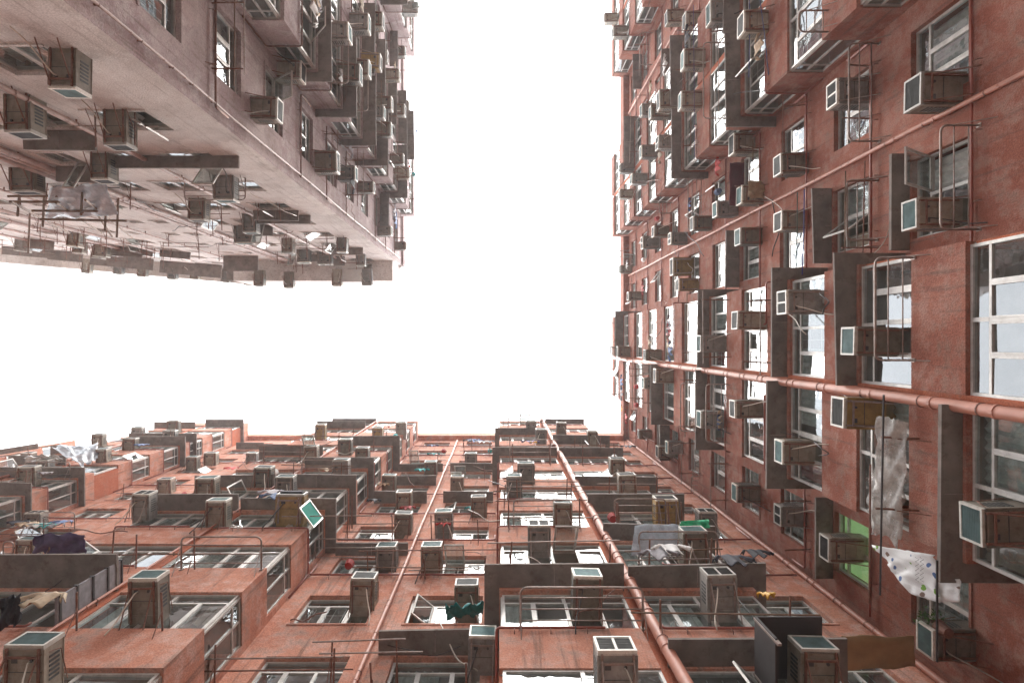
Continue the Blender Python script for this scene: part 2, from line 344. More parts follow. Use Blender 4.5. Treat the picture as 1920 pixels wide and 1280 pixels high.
def open_casement(f, W, a, c, z0, z1, d, film=None, ang=None, side=None):
    """a sash swung outwards on a side or top hinge"""
    side = side or random.choice(('l', 'r', 't')); ang = ang or random.uniform(.5, 1.15)
    w_, h_ = c - a, z1 - z0; al = M['alu']
    def T(x, y, t=0):
        if side == 'l': return f.P(a + x * math.cos(ang) - t * math.sin(ang), d + x * math.sin(ang) + t * math.cos(ang), z0 + y)
        if side == 'r': return f.P(c - (w_ - x) * math.cos(ang) + t * math.sin(ang), d + (w_ - x) * math.sin(ang) + t * math.cos(ang), z0 + y)
        return f.P(a + x, d + (h_ - y) * math.sin(ang) + t * math.cos(ang), z1 - (h_ - y) * math.cos(ang) + t * math.sin(ang))
    e = .04
    for x0, x1, y0, y1 in ((0, w_, 0, e), (0, w_, h_ - e, h_), (0, e, e, h_ - e), (w_ - e, w_, e, h_ - e)):
        cs = [T(x, y, t) for y in (y0, y1) for x, t in ((x0, 0), (x1, 0), (x1, .03), (x0, .03))]
        W.fr.hexa(cs, al, f.flip)
    W.gl.poly([T(e, e, .015), T(w_ - e, e, .015), T(w_ - e, h_ - e, .015), T(e, h_ - e, .015)], film or M['glass'])
WINS = {}; CANS = {}; WP = {}
def reg_window(bld, W, f, uc, zc):
    x, y = f.px(uc, f.dep(uc), zc); vis = -10 < x < 1930 and -10 < y < 1290
    WINS.setdefault(bld, []).append((W.size / zc ** 2 * (1 if vis else .01), W))
def canopy(bld, f, u0, u1, z, d0, d1):
    mb = MB(); t = random.uniform(.05, .075)
    e1, e2, g1, g2 = (random.uniform(-.035, .035) for _ in range(4))
    mb.hexa([f.P(u, d, zz) for q in (0, t) for u, d, zz in ((u0, d0, z + q), (u1, d0, z + q), (u1, d1 + e2, z + q + g2), (u0, d1 + e1, z + q + g1))], M['canopy'], f.flip)
    # downturned lip and formwork seams below
    for q in range(1, max(2, int((u1 - u0) / .9))):
        u = u0 + (u1 - u0) * q / max(2, int((u1 - u0) / .9))
        f.box(mb, u - .006, u + .006, max(d0, d1 - .4) + .01, d1 - .06, z - .006, z + .004, M['steelgrey'])
    CANS.setdefault(bld, []).append((abs(u1 - u0) / z, mb))
# canopies read off the photograph: (facade, column key, floor)
CAN_YES = {('bottom', 0.0, 0), ('bottom', 0.0, 5), ('bottom', 2.35, -1), ('bottom', 2.35, 0), ('bottom', 2.35, 1), ('bottom', 2.35, 2), ('bottom', 2.35, 3), ('bottom', 2.35, 5),
    ('bottom', -7.025, 2), ('bottom', -7.025, 3), ('bottom', -7.025, 4), ('bottom', -7.025, 6), ('bottom', -9.35, 0), ('bottom', -9.35, 3), ('bottom', -9.35, 5),
    ('bottom', -1.95, 0), ('bottom', -4.3, 2), ('bottom', -1.95, 4), ('bottom', -4.3, 4), ('bottom', -1.95, 6), ('bottom', -4.3, 6),
    ('right', -1.42, 0), ('right', -1.42, 1), ('right', -1.42, 3), ('right', 0.84, -1), ('right', 0.84, 1), ('right', 0.84, 3), ('right', 0.84, 5),
    ('right', 3.75, 1), ('right', -3.4, 0), ('right', -3.4, 1), ('right', -3.4, 3), ('right', -8.4, 2), ('right', -8.4, 4), ('right', -10.7, 4)}
CAN_NO = {('bottom', 0.0, k) for k in (-1, 1, 2, 3)} | {('bottom', -7.025, k) for k in (-1, 0, 1)} | {('bottom', -1.95, k) for k in (-1, 1, 2, 3)} | {('bottom', -4.3, k) for k in (-1, 0, 1)} | \
    {('right', 0.84, 0), ('right', 0.84, 2), ('right', 3.75, 0), ('right', -5.7, -1), ('right', -5.7, 0), ('right', -5.7, 1), ('right', -3.4, 2), ('right', -8.4, 0), ('right', -8.4, 1), ('right', -8.4, 3), ('right', -8.4, -1)}
def want_canopy(f, key, k, p):
    q = (f.name, round(key, 3), k)
    if q in CAN_YES: return True
    if q in CAN_NO or k >= 9: return False
    return random.random() < p
def flat_column(f, bld, wall, inter, u0, u1, base=SILL0, wh=1.4, kmin=KMIN, kmax=KMAX + 2, jit=.12, cp=.2, set_=.11, n=None, transom=True, zmax=ROOF, small=False):
    """wall strip from u0 to u1 with one window per floor set back in a reveal"""
    zprev = -1.6; m = M[f.mat]
    for k in range(kmin, kmax + 1):
        s = base + H * k; a = u0 + random.uniform(0, jit); b = u1 - random.uniform(0, jit); z1 = s + wh * random.uniform(.93, 1.05)
        if z1 > zmax - .3: break
        uc = (a + b) / 2
        if not inframe(f, uc, s + .7):
            continue
        f.box(wall, u0, u1, -.8, 0, zprev, s, m)
        if a > u0: f.box(wall, u0, a, -.8, 0, s, z1, m)
        if b < u1: f.box(wall, b, u1, -.8, 0, s, z1, m)
        f.box(inter, a, b, -.79, -set_ - .09, z1 - .012, z1 - .002, M['interior'])
        f.box(inter, a - .06, b + .06, -1.3, -.801, s - .2, z1 + .2, M['interior'])
        W = Win(); lit = (f.name == 'right' and abs(u0 - 3.75) < .01 and k == 1)
        front_window(f, W, a, b, s, z1, -set_, n, transom, lit=lit); reg_window(bld, W, f, uc, s + .7)
        # projecting painted sill
        f.box(wall, a - .04, b + .04, 0, .022, s - .06, s - .004, m)
        if want_canopy(f, u0, k, cp):
            pr = random.uniform(.32, .45); canopy(bld, f, a - random.uniform(.08, .3), b + random.uniform(.08, .3), z1 + .06, 0, pr)
        zprev = z1
    f.box(wall, u0, u1, -.8, 0, zprev, zmax, m)
def bay(f, bld, u0, u1, inter, root, org, roof=ROOF):
    """projecting bay: plaster spandrels, glazed front and cheeks, one flat each side of the centre pier"""
    mid = (u0 + u1) / 2; B = MB(); bd = f.bd
    B2 = f.mat; m = M[B2]; mfresh = M['orange2'] if f.mat in ('orange', 'orangeshade') else m
    f.box(B, mid - .09, mid + .09, 0.0, bd - .05, SILL0 - H * 2 - .6, roof, mfresh)
    for side, (a, b) in enumerate(((u0, mid - .09), (mid + .09, u1))):
        key = u0 if side == 0 else mid
        key = round(key if f.name != 'right' or key != mid else key, 3)
        zprev = SILL0 - H * 2 - .6
        for k in range(KMIN, KMAX + 3):
            if SILL0 + H * k + WH > roof - .2: break
            s = SILL0 + H * k; z1 = s + WH + (random.uniform(0, .22) if random.random() < .5 else 0)
            uc = (a + b) / 2; vis = inframe(f, uc, s + .7)
            pd = bd + random.uniform(-.03, .03)
            if not vis and not inframe(f, uc, s + H): continue
            f.box(B, a, b, 0, pd, zprev, s, m)
            if not vis: zprev = s + WH; f.box(B, a, b, 0, pd - .1, s, zprev, m); continue
            f.box(inter, a + .02, b - .02, .01, pd - .12, z1 - .012, z1 - .002, M['interior'])
            outer = a if side == 0 else b; sg = 1 if side == 0 else -1
            # corner mullion + cheek glazing, or a plastered cheek
            W = Win(); wd = pd - .07; cheek = random.random() < .8 or abs(outer + 4.7) < .01 or abs(outer + 6.1) < .01
            oe = outer + sg * .05
            fu0, fu1 = (oe, b) if side == 0 else (a, oe)
            front_window(f, W, fu0, fu1, s, z1, wd, n=4)
            if cheek:
                ds = [.16, .16 + (wd - .16) / 2, wd - .05]
                f.box(B, min(outer, outer + sg * .12), max(outer, outer + sg * .12), 0, .15, s, z1, m)
                e0, e1 = sorted((outer + sg * .03, outer + sg * .075))
                for q in ds: f.box(W.fr, e0, e1, q - .02, q + .02, s, z1, M['alu'])
                zt = z1 - .36
                for zz in (s, zt, z1 - .045): f.box(W.fr, e0 + .004, e1 - .004, ds[0] + .02, ds[1] - .02, zz, zz + .045, M['alu']); f.box(W.fr, e0 + .004, e1 - .004, ds[1] + .02, ds[2] - .02, zz, zz + .045, M['alu'])
                for q0, q1 in ((ds[0], ds[1]), (ds[1], ds[2])):
                    spane(f, W.gl, outer + sg * .05, q0, q1, s + .04, zt, M['glass']); spane(f, W.gl, outer + sg * .05, q0, q1, zt + .045, z1, M['glass'])
            else:
                f.box(B, min(outer, outer + sg * .12), max(outer, outer + sg * .12), 0, wd - .07, s, z1, mfresh)
            reg_window(bld, W, f, uc, s + .7)
            if want_canopy(f, key, k, .5 if (f is FL or key < -10.8) else .2):
                pr = random.uniform(.34, .46); e = random.uniform(.2, .3)
                if (f.name, key, k) == ('bottom', -9.35, 0): pr = .6
                c0, c1 = (a - e, b + .05) if side == 0 else (a - .05, b + e)
                canopy(bld, f, c0, c1, z1 + random.uniform(.05, .14), .002, pd + pr)
            # waste pipe along the sill and down the corner
            if random.random() < .62 and s > 5:
                T = MB(); r = .022; q = pd + .045; zz = s - random.uniform(.03, .1); L = random.uniform(.4, .95)
                ue = outer - sg * .045; ui = outer + sg * (abs(b - a) * L)
                path = [f.P(ui, q, zz + random.choice((0, .12))), f.P(ui, q, zz), f.P(ue, q, zz), f.P(ue, .05, zz), f.P(ue, .05, zz - random.uniform(.8, 2.2))]
                T.tube(rounded(path, .07), r, M['pipered'] if f.mat in ('orange', 'orangeshade') else M['steel'], 6)
                for j in range(3):
                    uu = ui + (ue - ui) * (j + .5) / 3; T.tube([f.P(uu, q, zz), f.P(uu, q, zz - .12), f.P(uu, pd, zz - .12)], .008, M['steel'], 4)
                WP.setdefault(bld, []).append((1 / zz, T))
            zprev = z1
        f.box(B, a, b, 0, bd, zprev, roof + random.uniform(0, .25), m)
    o = B.build('bay', root, org)
# ------------------------------------------------------------------ buildings
def building(name, label, org, faces):
    root = empty(name, org); tag(root, label, 'apartment block')
    wall = MB(); inter = wall
    for f, cols, bays, kw in faces:
        spans = sorted([(c[0], c[1], 'w', c) for c in cols]); u = f.u0; m = M[f.mat]
        top = kw.get('top', ROOF)
        for a, b, t_, c in spans:
            if a > u + 1e-4: f.box(wall, u, a, -.8, 0, -1.6, top, m)
            flat_column(f, name, wall, inter, a, b, zmax=top, **(c[2] if len(c) > 2 else {})); u = b
        if u < f.u1 - 1e-4: f.box(wall, u, f.u1, -.8, 0, -1.6, top, m)
        for a, b in f.bays: bay(f, name, a, b, inter, root, Vector(org), min(top, ROOF) if top < 38 else top)
        f.box(wall, f.u0 + .01, f.u1 - kw.get('ins', .01), -5.5, -1.31, -1.6, top - .05, M['interior'])     # core of the building behind the rooms
        f.box(wall, f.u0, f.u1, -5.6, kw.get('ov', .3), top + .003, top + 1.0, m)            # roof slab and parapet
    wall.build('wall', root, Vector(org)); 
    ws = sorted(WINS.get(name, []), key=lambda t: -t[0]); O = Vector(org)
    for i, (s, W) in enumerate(ws[:100]):
        fo = W.fr.build('window', root, O)
        W.gl.build('pane', fo, O)
        if W.cu.f: W.cu.build('curtain', fo, O)
    rest = ws[100:]
    def merge(mbs):
        R = MB()
        for b_ in mbs:
            base = len(R.v); R.v += b_.v
            ix = [R.mi(x) for x in b_.mats]
            R.f += [tuple(base + q for q in ff) for ff in b_.f]; R.m += [ix[q] for q in b_.m]
        return R
    if rest:
        o = merge([x for s, W in rest for x in (W.fr, W.gl, W.cu)]).build('window', root, O); o['kind'] = 'stuff'
    for i, (store, nm) in enumerate(((CANS, 'canopy'), (WP, 'waste_pipe'))):
        cs = sorted(store.get(name, []), key=lambda t: -t[0])
        for s, b_ in cs[:100]: b_.build(nm, root, O, smooth=(nm == 'waste_pipe'))
        if cs[100:]: o = merge([b_ for s, b_ in cs[100:]]).build(nm, root, O); o['kind'] = 'stuff'
    return root
bRight = 'salmon_apartment_block'
building('corner_apartment_block', 'salmon apartment block filling the right side, nearest facade with white-reflecting windows', (8, -5, -1.6),
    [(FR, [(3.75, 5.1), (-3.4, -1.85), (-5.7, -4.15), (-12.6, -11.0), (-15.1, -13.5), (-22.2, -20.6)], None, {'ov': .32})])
building('apartment_block', 'salmon apartment block along the bottom with stacked stepping bays', (-2, 6.5, -1.6),
    [(FB, [(5.6, 6.9), (-1.95, -.3), (-4.3, -2.7)], None, {'ov': .3}),
     (FB2, [(-11.4, -9.7), (-13.5, -11.8), (-16.4, -14.7)], None, {'ov': .3, 'top': 43.0}),
     (FB3, [(-24.1, -22.5), (-26.4, -24.8)], None, {'ov': .3, 'top': 40.5})])
UW = dict(base=9.72, wh=1.12, transom=False, n=2, cp=.1, set_=.07, jit=.1)
US = dict(base=10.0, wh=.5, transom=False, n=2, cp=0, set_=.12, jit=.03)
building('pale_apartment_block', 'pale pink apartment block at upper left with a blank outer corner', (-7, -6, -1.6),
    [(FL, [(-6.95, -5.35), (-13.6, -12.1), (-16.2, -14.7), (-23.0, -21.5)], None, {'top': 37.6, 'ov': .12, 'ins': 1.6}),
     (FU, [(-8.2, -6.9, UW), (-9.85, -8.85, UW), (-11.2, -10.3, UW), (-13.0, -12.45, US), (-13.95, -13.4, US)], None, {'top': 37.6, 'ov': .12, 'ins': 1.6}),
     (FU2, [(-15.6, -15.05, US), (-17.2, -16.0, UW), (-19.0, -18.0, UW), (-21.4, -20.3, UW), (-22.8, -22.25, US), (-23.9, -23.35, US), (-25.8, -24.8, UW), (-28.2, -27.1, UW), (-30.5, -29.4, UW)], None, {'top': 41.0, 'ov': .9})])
# ------------------------------------------------------------------ where a thing is, in words
ORD = ['top', 'second', 'third', 'fourth', 'fifth', 'sixth', 'seventh', 'eighth', 'ninth', 'tenth', 'eleventh', 'twelfth']
COLS = {'bottom': [(4.7, 'beside inner corner'), (2.35, 'just right of thick pipe'), (0, 'just left of thick pipe'), (-2.35, 'just right of thin pipe'), (-4.7, 'just left of thin pipe'),
        (-7.02, 'right part of left bay'), (-9.35, 'left part of left bay'), (-11.7, 'past left bay'), (-14.3, 'midway between left bays'), (-17.3, 'before far-left bay'), (-19.6, 'right part of far-left bay'), (-22, 'left part of far-left bay'), (-26, 'near left edge'), (-99, 'at left edge')],
        'right': [(3.1, 'beside inner corner'), (.84, 'just below thick pipe'), (-1.42, 'just above thick pipe'), (-3.8, 'just below thin pipe'), (-6.1, 'just above thin pipe'), (-8.4, 'lower part of upper bay'),
        (-10.7, 'upper part of upper bay'), (-13.05, 'past upper bay'), (-15.4, 'above upper recess'), (-17.7, 'near top edge'), (-99, 'at top edge')],
        'leftside': [(-7.28, 'beside blank corner'), (-9.6, 'lower part of first bay'), (-11.9, 'upper part of first bay'), (-14.2, 'past first bay'), (-16.6, 'before second bay'), (-99, 'near top edge')],
        'under': [(-8.5, 'nearest blank corner'), (-10, 'left of first pipe'), (-11.6, 'by pipe cluster'), (-14.75, 'among small windows'), (-18, 'left of small windows'), (-22, 'midway to left edge'), (-99, 'near left edge')]}
FN = {'bottom': 'bottom facade', 'right': 'right facade', 'leftside': 'upper-left side facade', 'under': 'pale left facade'}
def where(f, u, z):
    k = 9 - int(math.floor((z - SILL0 + .9) / H)); k = max(0, min(11, k))
    c = next(t for a, t in COLS[f.name] if u >= a)
    return '%s, %s floor down, %s' % (FN[f.name], ORD[k], c)
PENDING = []                                 # (object, prefix, where, category, group, px, py)
def pend(o, prefix, f, u, z, cat, group):
    x, y = f.px(u, f.dep(u), z); PENDING.append([o, prefix, where(f, u, z), cat, group, x, y])
# ------------------------------------------------------------------ air conditioners
def ac_proto(body, fins, style):
    """box 0.60 wide, 0.66 deep, 0.42 high; +Y is outwards"""
    e = empty('air_conditioner', (0, 0, 0)); B = MB()
    def bx(mb, x0, x1, y0, y1, z0, z1, m):
        mb.hexa([Vector(p) for z in (z0, z1) for p in ((x0, y0, z), (x1, y0, z), (x1, y1, z), (x0, y1, z))], m)
    bx(B, -.29, .29, -.25, .60, .012, .40, body)
    bx(B, -.30, .30, .57, .62, 0, .02, body); bx(B, -.30, .30, .05, .08, 0, .012, body)
    for sx in (-1, 1):                       # side louvres and pressed edges
        for i in range(6):
            y = .14 + i * .06; x = sx * .292; bx(B, min(x, x + sx * .008), max(x, x + sx * .008), y, y + .03, .12, .32, M['slatdark'])
        bx(B, sx * .30 - .012, sx * .30 + .012, -.05, .60, .0, .03, body)
    bx(B, -.30, .30, -.05, .61, .40, .415, body)
    # drip tray seams, drain boss and a rusty patch on the underside
    bx(B, -.27, .27, .30, .308, .004, .011, M['slatdark']); bx(B, .1, .19, .42, .5, .006, .0115, M['slatdark'])
    B.tube([(-.12, .46, .012), (-.12, .46, -.015)], .025, M['slatdark'], 8)
    cas = B.build('casing', e)
    G = MB(); a = M['acframe']
    for x0, x1, z0, z1 in ((-.30, .30, 0, .035), (-.30, .30, .385, .42), (-.30, -.262, .035, .385), (.262, .30, .035, .385)): bx(G, x0, x1, .60, .66, z0, z1, a)
    if style == 1: bx(G, -.02, .02, .61, .655, .035, .385, a)
    n = 11 if style == 0 else 7
    for i in range(n):
        z = .045 + i * .335 / n
        G.hexa([Vector(p) for p in ((-.262, .625, z), (.262, .625, z), (.262, .655, z + .018), (-.262, .655, z + .018), (-.262, .625, z + .006), (.262, .625, z + .006), (.262, .655, z + .024), (-.262, .655, z + .024))], fins)
    bx(G, -.262, .262, .602, .61, .035, .385, fins)
    gr = G.build('grille', e)
    K = MB(); s = M['steelgrey'] if style else M['steel']
    for sx in (-.24, .24):
        bx(K, sx - .016, sx + .016, -.05, .62, -.034, -.002, s)
        K.tube([(sx, .55, -.03), (sx, .0, -.36)], .013, s, 4)
    bx(K, -.26, .26, .5, .53, -.05, -.034, s); K.tube([(-.25, .54, -.03), (-.33, .5, .30), (-.31, .0, .48)], .008, s, 4)
    K.build('bracket', e)
    return e
def hose_mesh(seed, m):
    r = random.Random(seed); T = MB(); sx = r.choice((-1, 1)); L = r.uniform(.2, .7)
    p = [(sx * .1, .45, .0), (sx * .12, .45, -.07), (sx * .2, .3, -.16 - L * .2), (sx * .32, .1, -.2 - L * .5), (sx * .36, .02, -.25 - L)]
    T.tube(rounded(p, .12, 4), .013, m, 6); return T.build('drain_hose', None, None, True)
protos = [ac_proto(M['acbody'], M['slat'], 0), ac_proto(M['acbody2'], M['slatdark'], 1), ac_proto(M['acbody2'], M['slat'], 2), ac_proto(M['acbody'], M['slatdark'], 0), ac_proto(M['ocher'], M['slatdark'], 2)]
ACN = ['beige teal-finned air conditioner', 'grey split-grille air conditioner', 'grey teal-grilled air conditioner', 'beige dark-finned air conditioner', 'ochre-cased air conditioner']
hoses = [hose_mesh(1, M['hose']), hose_mesh(4, M['hose']), hose_mesh(9, M['hosedark']), hose_mesh(12, M['hose'])]
GAC = 'air conditioners hanging on the facades'
ACPOS = []
def place_ac(f, u, z, dp, wm=.58, kind=None, yaw=0.0):
    if z > (42.3 if f in (FB2, FB3, FU2) else 37.3): return
    kind = random.choice((0, 0, 1, 2, 3, 3, 0, 3)) if kind is None else kind
    src = protos[kind]; r = src.copy(); C.objects.link(r)
    r.location = f.P(u, dp, z); r.rotation_euler = (random.uniform(-.01, .03), 0, math.atan2(f.N.y, f.N.x) - math.pi / 2 + random.uniform(-.03, .03) + yaw)
    wm *= .95; r.scale = (wm / .6, random.uniform(.93, 1.05), random.uniform(.92, 1.08))
    for ch in src.children:
        c = ch.copy(); C.objects.link(c); c.parent = r
    if random.random() < .6:
        hsrc = random.choice(hoses); c = hsrc.copy(); C.objects.link(c); c.parent = r
    ACPOS.append((f.name, u, z)); pend(r, ACN[kind], f, u, z, 'air conditioner', GAC); return r
def auto(f, f2, lim, px, py, extra):
    """plane under a pixel: the bay front where there is a bay, else the wall"""
    for ff in ((f, f2) if f2 else (f,)):
        u, z = ff.hit(px, py, ff.bd + extra)
        if (ff is f and f2 and u < lim): continue
        if ff is FB2 and u < -22: return auto(FB3, None, 0, px, py, extra)
        if ff.inbay(u): return ff, u, z, ff.bd
        u, z = ff.hit(px, py, extra)
        if (ff is f and f2 and u < lim - .001): continue
        if not ff.inbay(u): return ff, u, z, 0.0
        e = min((abs(u - a), a) for ab in ff.bays for a in ab)[1]; return ff, u, z, 0.0
    return ff, u, z, 0.0
# front lower edge of each unit in the photo: bottom facade (x0, x1, y), others alike
ABOT = [(655,702,1086,3),(704,743,1022,2),(481,530,999,3),(240,297,1087,0),(3,82,1208,0),(27,62,1011,0),(789,829,1022,0),(852,898,1096,3),(876,930,1194,2),(990,1033,982,1),(1073,1130,1079,0),
 (1120,1198,1224,1),(1326,1384,1079,1),(1500,1575,1211,0),(1282,1330,996,0),(1230,1273,933,4),(1310,1345,959,1),(1161,1195,891,3),(1144,1172,858,3),(950,979,892,2),(970,1003,870,2),
 (883,913,932,3),(815,849,961,2),(844,869,892,3),(871,894,849,2),(795,819,865,0),(1040,1071,940,0),(1043,1062,790,3),(986,1006,789,2),(1102,1121,806,3),(1004,1025,805,2),(474,507,874,3),
 (515,550,895,2),(570,595,837,3),(635,659,822,0),(665,690,838,3),(622,653,862,2),(384,424,936,0),(365,403,895,0),(715,741,891,0),(742,772,920,3),(738,771,961,3),(742,762,790,2),(699,715,802,4),
 (477,493,807,3),(498,516,807,3),(590,609,796,4),(381,405,849,3),(515,570,928,4),(19,50,897,3),(228,253,820,3),(294,321,897,3),(251,274,923,1),(304,328,806,2),(312,335,789,3),(31,66,874,3)]
for x0, x1, y, kd in ABOT:
    f, u, z, dp = auto(FB, FB2, -9.35, (x0 + x1) / 2, y, .66)
    place_ac(f, u, z, dp, max(.46, min(.74, (x1 - x0) * z / F)), kd)
ARIGHT = [(1716,369,428,0),(1730,134,199,3),(1570,145,195,1),(1603,613,669,0),(1474,542,589,1),(1381,583,619,3),(1315,628,661,2),(1376,750,784,3),(1312,771,804,2),(1465,285,325,3),(1463,394,432,3),(1386,426,459,0),
 (1300,404,431,3),(1345,375,405,2),(1388,347,383,0),(1258,435,458,1),(1227,423,444,3),(1391,18,61,3),(1283,90,127,0),(1278,170,203,0),(1238,166,202,3),(1204,193,216,2),(1234,253,279,1),(1203,271,295,2),(1374,248,288,3),
 (1252,16,42,3),(1210,656,675,3),(1158,649,670,3),(1206,708,729,2),(1230,691,719,3),(1583,746,806,4),(1464,826,872,0),(1383,909,943,0),(1461,949,988,1),(1554,1008,1056,3),(1836,950,1026,0),(1250,827,851,2),
 (1197,806,822,3),(1163,497,512,3),(1179,548,561,3),(1162,306,324,2),(1162,355,371,3),(1185,325,345,2),(1272,521,545,4),(1262,479,519,4),(1752,1180,1240,0)]
for x, y0, y1, kd in ARIGHT:
    f, u, z, dp = auto(FR, None, 0, x, (y0 + y1) / 2, .66)
    place_ac(f, u, z, dp, max(.46, min(.72, (y1 - y0) * z / F)), kd)
ALEFT = [(567,111,148,3),(523,179,223,3),(655,41,75,2),(693,23,57,2),(717,21,50,3),(736,180,206,3),(630,282,324,3),(668,310,338,2),(758,287,308,3),(713,98,127,4),(720,199,218,2),(762,453,468,3),(734,425,441,2),(748,130,150,3),(700,340,360,3)]
for x, y0, y1, kd in ALEFT:
    f, u, z, dp = auto(FL, None, 0, x, (y0 + y1) / 2, .66)
    if u < -4.9: place_ac(f, u, z, dp, max(.46, min(.72, (y1 - y0) * z / F)), kd)
AUND = [(90,143,171,0),(5,57,245,3),(192,237,269,3),(169,202,337,3),(15,65,362,3),(352,385,411,3),(398,438,374,2),(453,480,436,2),(434,475,455,2),(527,548,474.5,3),(556,580,493,2),(631,650,474,3),(667,684,500,2),(593,623,497,1),
 (26,52,494,3),(117,148,494,3),(22,54,471,2),(337,358,534,3),(169,202,481,3),(250,275,520,2)]
for x0, x1, y, kd in AUND:
    f, u, z, dp = auto(FU, FU2, -14.75, (x0 + x1) / 2, y, .66)
    if z < 36.5: place_ac(f, u, z, dp, max(.44, min(.72, (x1 - x0) * z / F)), kd)
for u in (-7.1, -8.9, -11.6, -13.0): place_ac(FU, u, 35.4 + random.uniform(-1.2, .6), random.uniform(.7, 1.0), .55)
for u in (-15.8, -17.3, -19, -20.4, -22.3, -24.1, -26): place_ac(FU2, u, 40.2 + random.uniform(-.5, .5), .25 + random.uniform(0, .3), .55)
def far(f, u, z, q=1.5):
    return all(n != f.name or abs(a - u) + abs(b - z) > q for n, a, b in ACPOS)
def fill(f, cols, p, ks=range(2, 10), base=SILL0, hh=1.0, kd=None):
    for a, b in cols:
        for k in ks:
            if random.random() > p: continue
            u = random.uniform(a + .4, b - .4); z = base + H * k + random.choice((hh, -.55, -.5)); dp = f.dep(u)
            x, y = f.px(u, dp, z)
            if 0 < x < 1920 and 0 < y < 1280 and far(f, u, z) and z < 36: place_ac(f, u, z, dp, random.uniform(.5, .66), kd)
fill(FR, [(-10.5, -8.5), (-12.8, -10.9), (-15.2, -13.3), (-17.6, -15.5), (-20, -17.8), (-22.5, -20.4)], .5)
fill(FR, [(-6, -4), (-3.6, -1.7), (3.4, 5.4)], .22)
fill(FL, [(-9.5, -7.4), (-11.8, -9.7), (-14.1, -12), (-16.5, -14.3), (-19, -16.7), (-21, -19)], .6)
fill(FB2, [(-11.6, -9.6), (-13.9, -11.9), (-17, -14.9), (-19.5, -17.4), (-21.9, -19.8), (-24.3, -22.2), (-26.6, -24.5)], .4)
fill(FU2, [(-17.3, -15.9), (-19.4, -17.8), (-22, -20), (-26, -24.6), (-28.5, -27), (-31, -29)], .4, base=9.72, hh=-.1)
fill(FU, [(-10, -8.6), (-11.5, -10.1)], .12, base=9.72, hh=-.1)
for p_ in protos:
    for ch in list(p_.children): bpy.data.objects.remove(ch)
    bpy.data.objects.remove(p_)
for h_ in hoses: bpy.data.objects.remove(h_)
# ------------------------------------------------------------------ drying racks and poles
GR = 'tube drying racks below the windows'
def rack(f, u0, u1, z, dp, pr=.65, bars=3, grey=True):
    root = empty('drying_rack', f.P((u0 + u1) / 2, dp, z)); O = root.location.copy(); m = M['steelgrey'] if grey else M['steel']
    A = MB(); A.tube(rounded([f.P(u0, dp - .05, z), f.P(u0, dp + pr, z), f.P(u1, dp + pr, z), f.P(u1, dp - .05, z)], .12, 5), .019, m, 8); A.build('frame', root, O, True)
    for i in range(bars):
        q = MB(); d = dp + pr * (i + .7) / (bars + .6); q.tube([f.P(u0, d, z + .004), f.P(u1, d, z + .004)], .011, m, 6); q.build('bar', root, O, True)
    for u in (u0, u1):
        q = MB(); q.tube([f.P(u, dp + pr * .75, z), f.P(u, dp - .02, z - .38)], .009, m, 5); f.box(q, u - .03, u + .03, dp - .01, dp + .012, z - .05, z + .05, m); q.build('bracket', root, O)
    pend(root, 'tube drying rack', f, (u0 + u1) / 2, z, 'drying rack', GR); return root
for x0, x1, y in ((970,1205,1101),(957,1058,936),(950,1032,836),(1146,1248,935),(1192,1345,996),(1348,1430,1010),(1185,1290,892),(334,490,1006),(37,140,960),(40,131,866),(560,650,862),(585,735,1010),(1290,1340,892),(0,25,1015)):
    f, a, z, dp = auto(FB, FB2, -9.35, x0 + 6, y, .65); _, b, z2, _ = auto(FB, FB2, -9.35, x1 - 6, y, .65)
    if dp != 0 and abs(z - z2) > .3: continue
    b = f.hit(x1, y, dp + .65)[0]; rack(f, a, b, z, dp, .65, random.choice((2, 3)))
for x, y0, y1 in ((1641,483,675),(1764,235,430),(1592,82,265),(1588,338,450),(1319,80,222),(1276,718,808),(1324,720,828),(1200,62,122),(1290,336,431),(1160,470,482),(1498,20,60),(1236,380,400)):
    f, a, z, dp = auto(FR, None, 0, x, (y0 + y1) / 2, .6); a = f.hit(x, y0, dp + .6)[0]; b = f.hit(x, y1, dp + .6)[0]; rack(f, a, b, z, dp, .6, 2 if y1 - y0 > 100 else 3)
for x, y0, y1 in ((653,45,156),(690,112,208)):
    f, a, z, dp = auto(FL, None, 0, x, (y0 + y1) / 2, .6); a = f.hit(x, y0, dp + .6)[0]; b = f.hit(x, y1, dp + .6)[0]; rack(f, a, b, z, dp, .6, 3)
f, a, z, dp = auto(FU, FU2, -14.75, 400, 375, .6); rack(f, f.hit(346, 375, .6)[0], f.hit(460, 375, .6)[0], z, 0, .6, 4)
GP = 'projecting washing poles on the facades'
def poles(f, u0, u1, z, dp, pr=.75, cross=True):
    root = empty('washing_pole_bracket', f.P((u0 + u1) / 2, dp, z)); O = root.location.copy()
    for u in (u0, u1):
        q = MB(); q.tube([f.P(u, dp - .03, z), f.P(u + random.uniform(-.04, .04), dp + pr * random.uniform(.85, 1.05), z + random.uniform(-.03, .08))], .017, M['steel'], 6)
        q.tube([f.P(u, dp + pr * .55, z), f.P(u, dp, z - .3)], .008, M['steel'], 5); q.build('arm', root, O)
    if cross:
        for d in random.sample((.35, .62, .88), random.choice((1, 2))):
            q = MB(); q.tube([f.P(u0 - random.uniform(.1, .5), dp + pr * d, z + .03), f.P(u1 + random.uniform(.1, .5), dp + pr * d + random.uniform(-.05, .05), z + .05)], .014, random.choice((M['wood'], M['steelgrey'], M['steel'])), 6); q.build('pole', root, O)
    pend(root, 'rusty brackets with poles' if cross else 'bare rusty brackets', f, (u0 + u1) / 2, z, 'washing pole', GP); return root
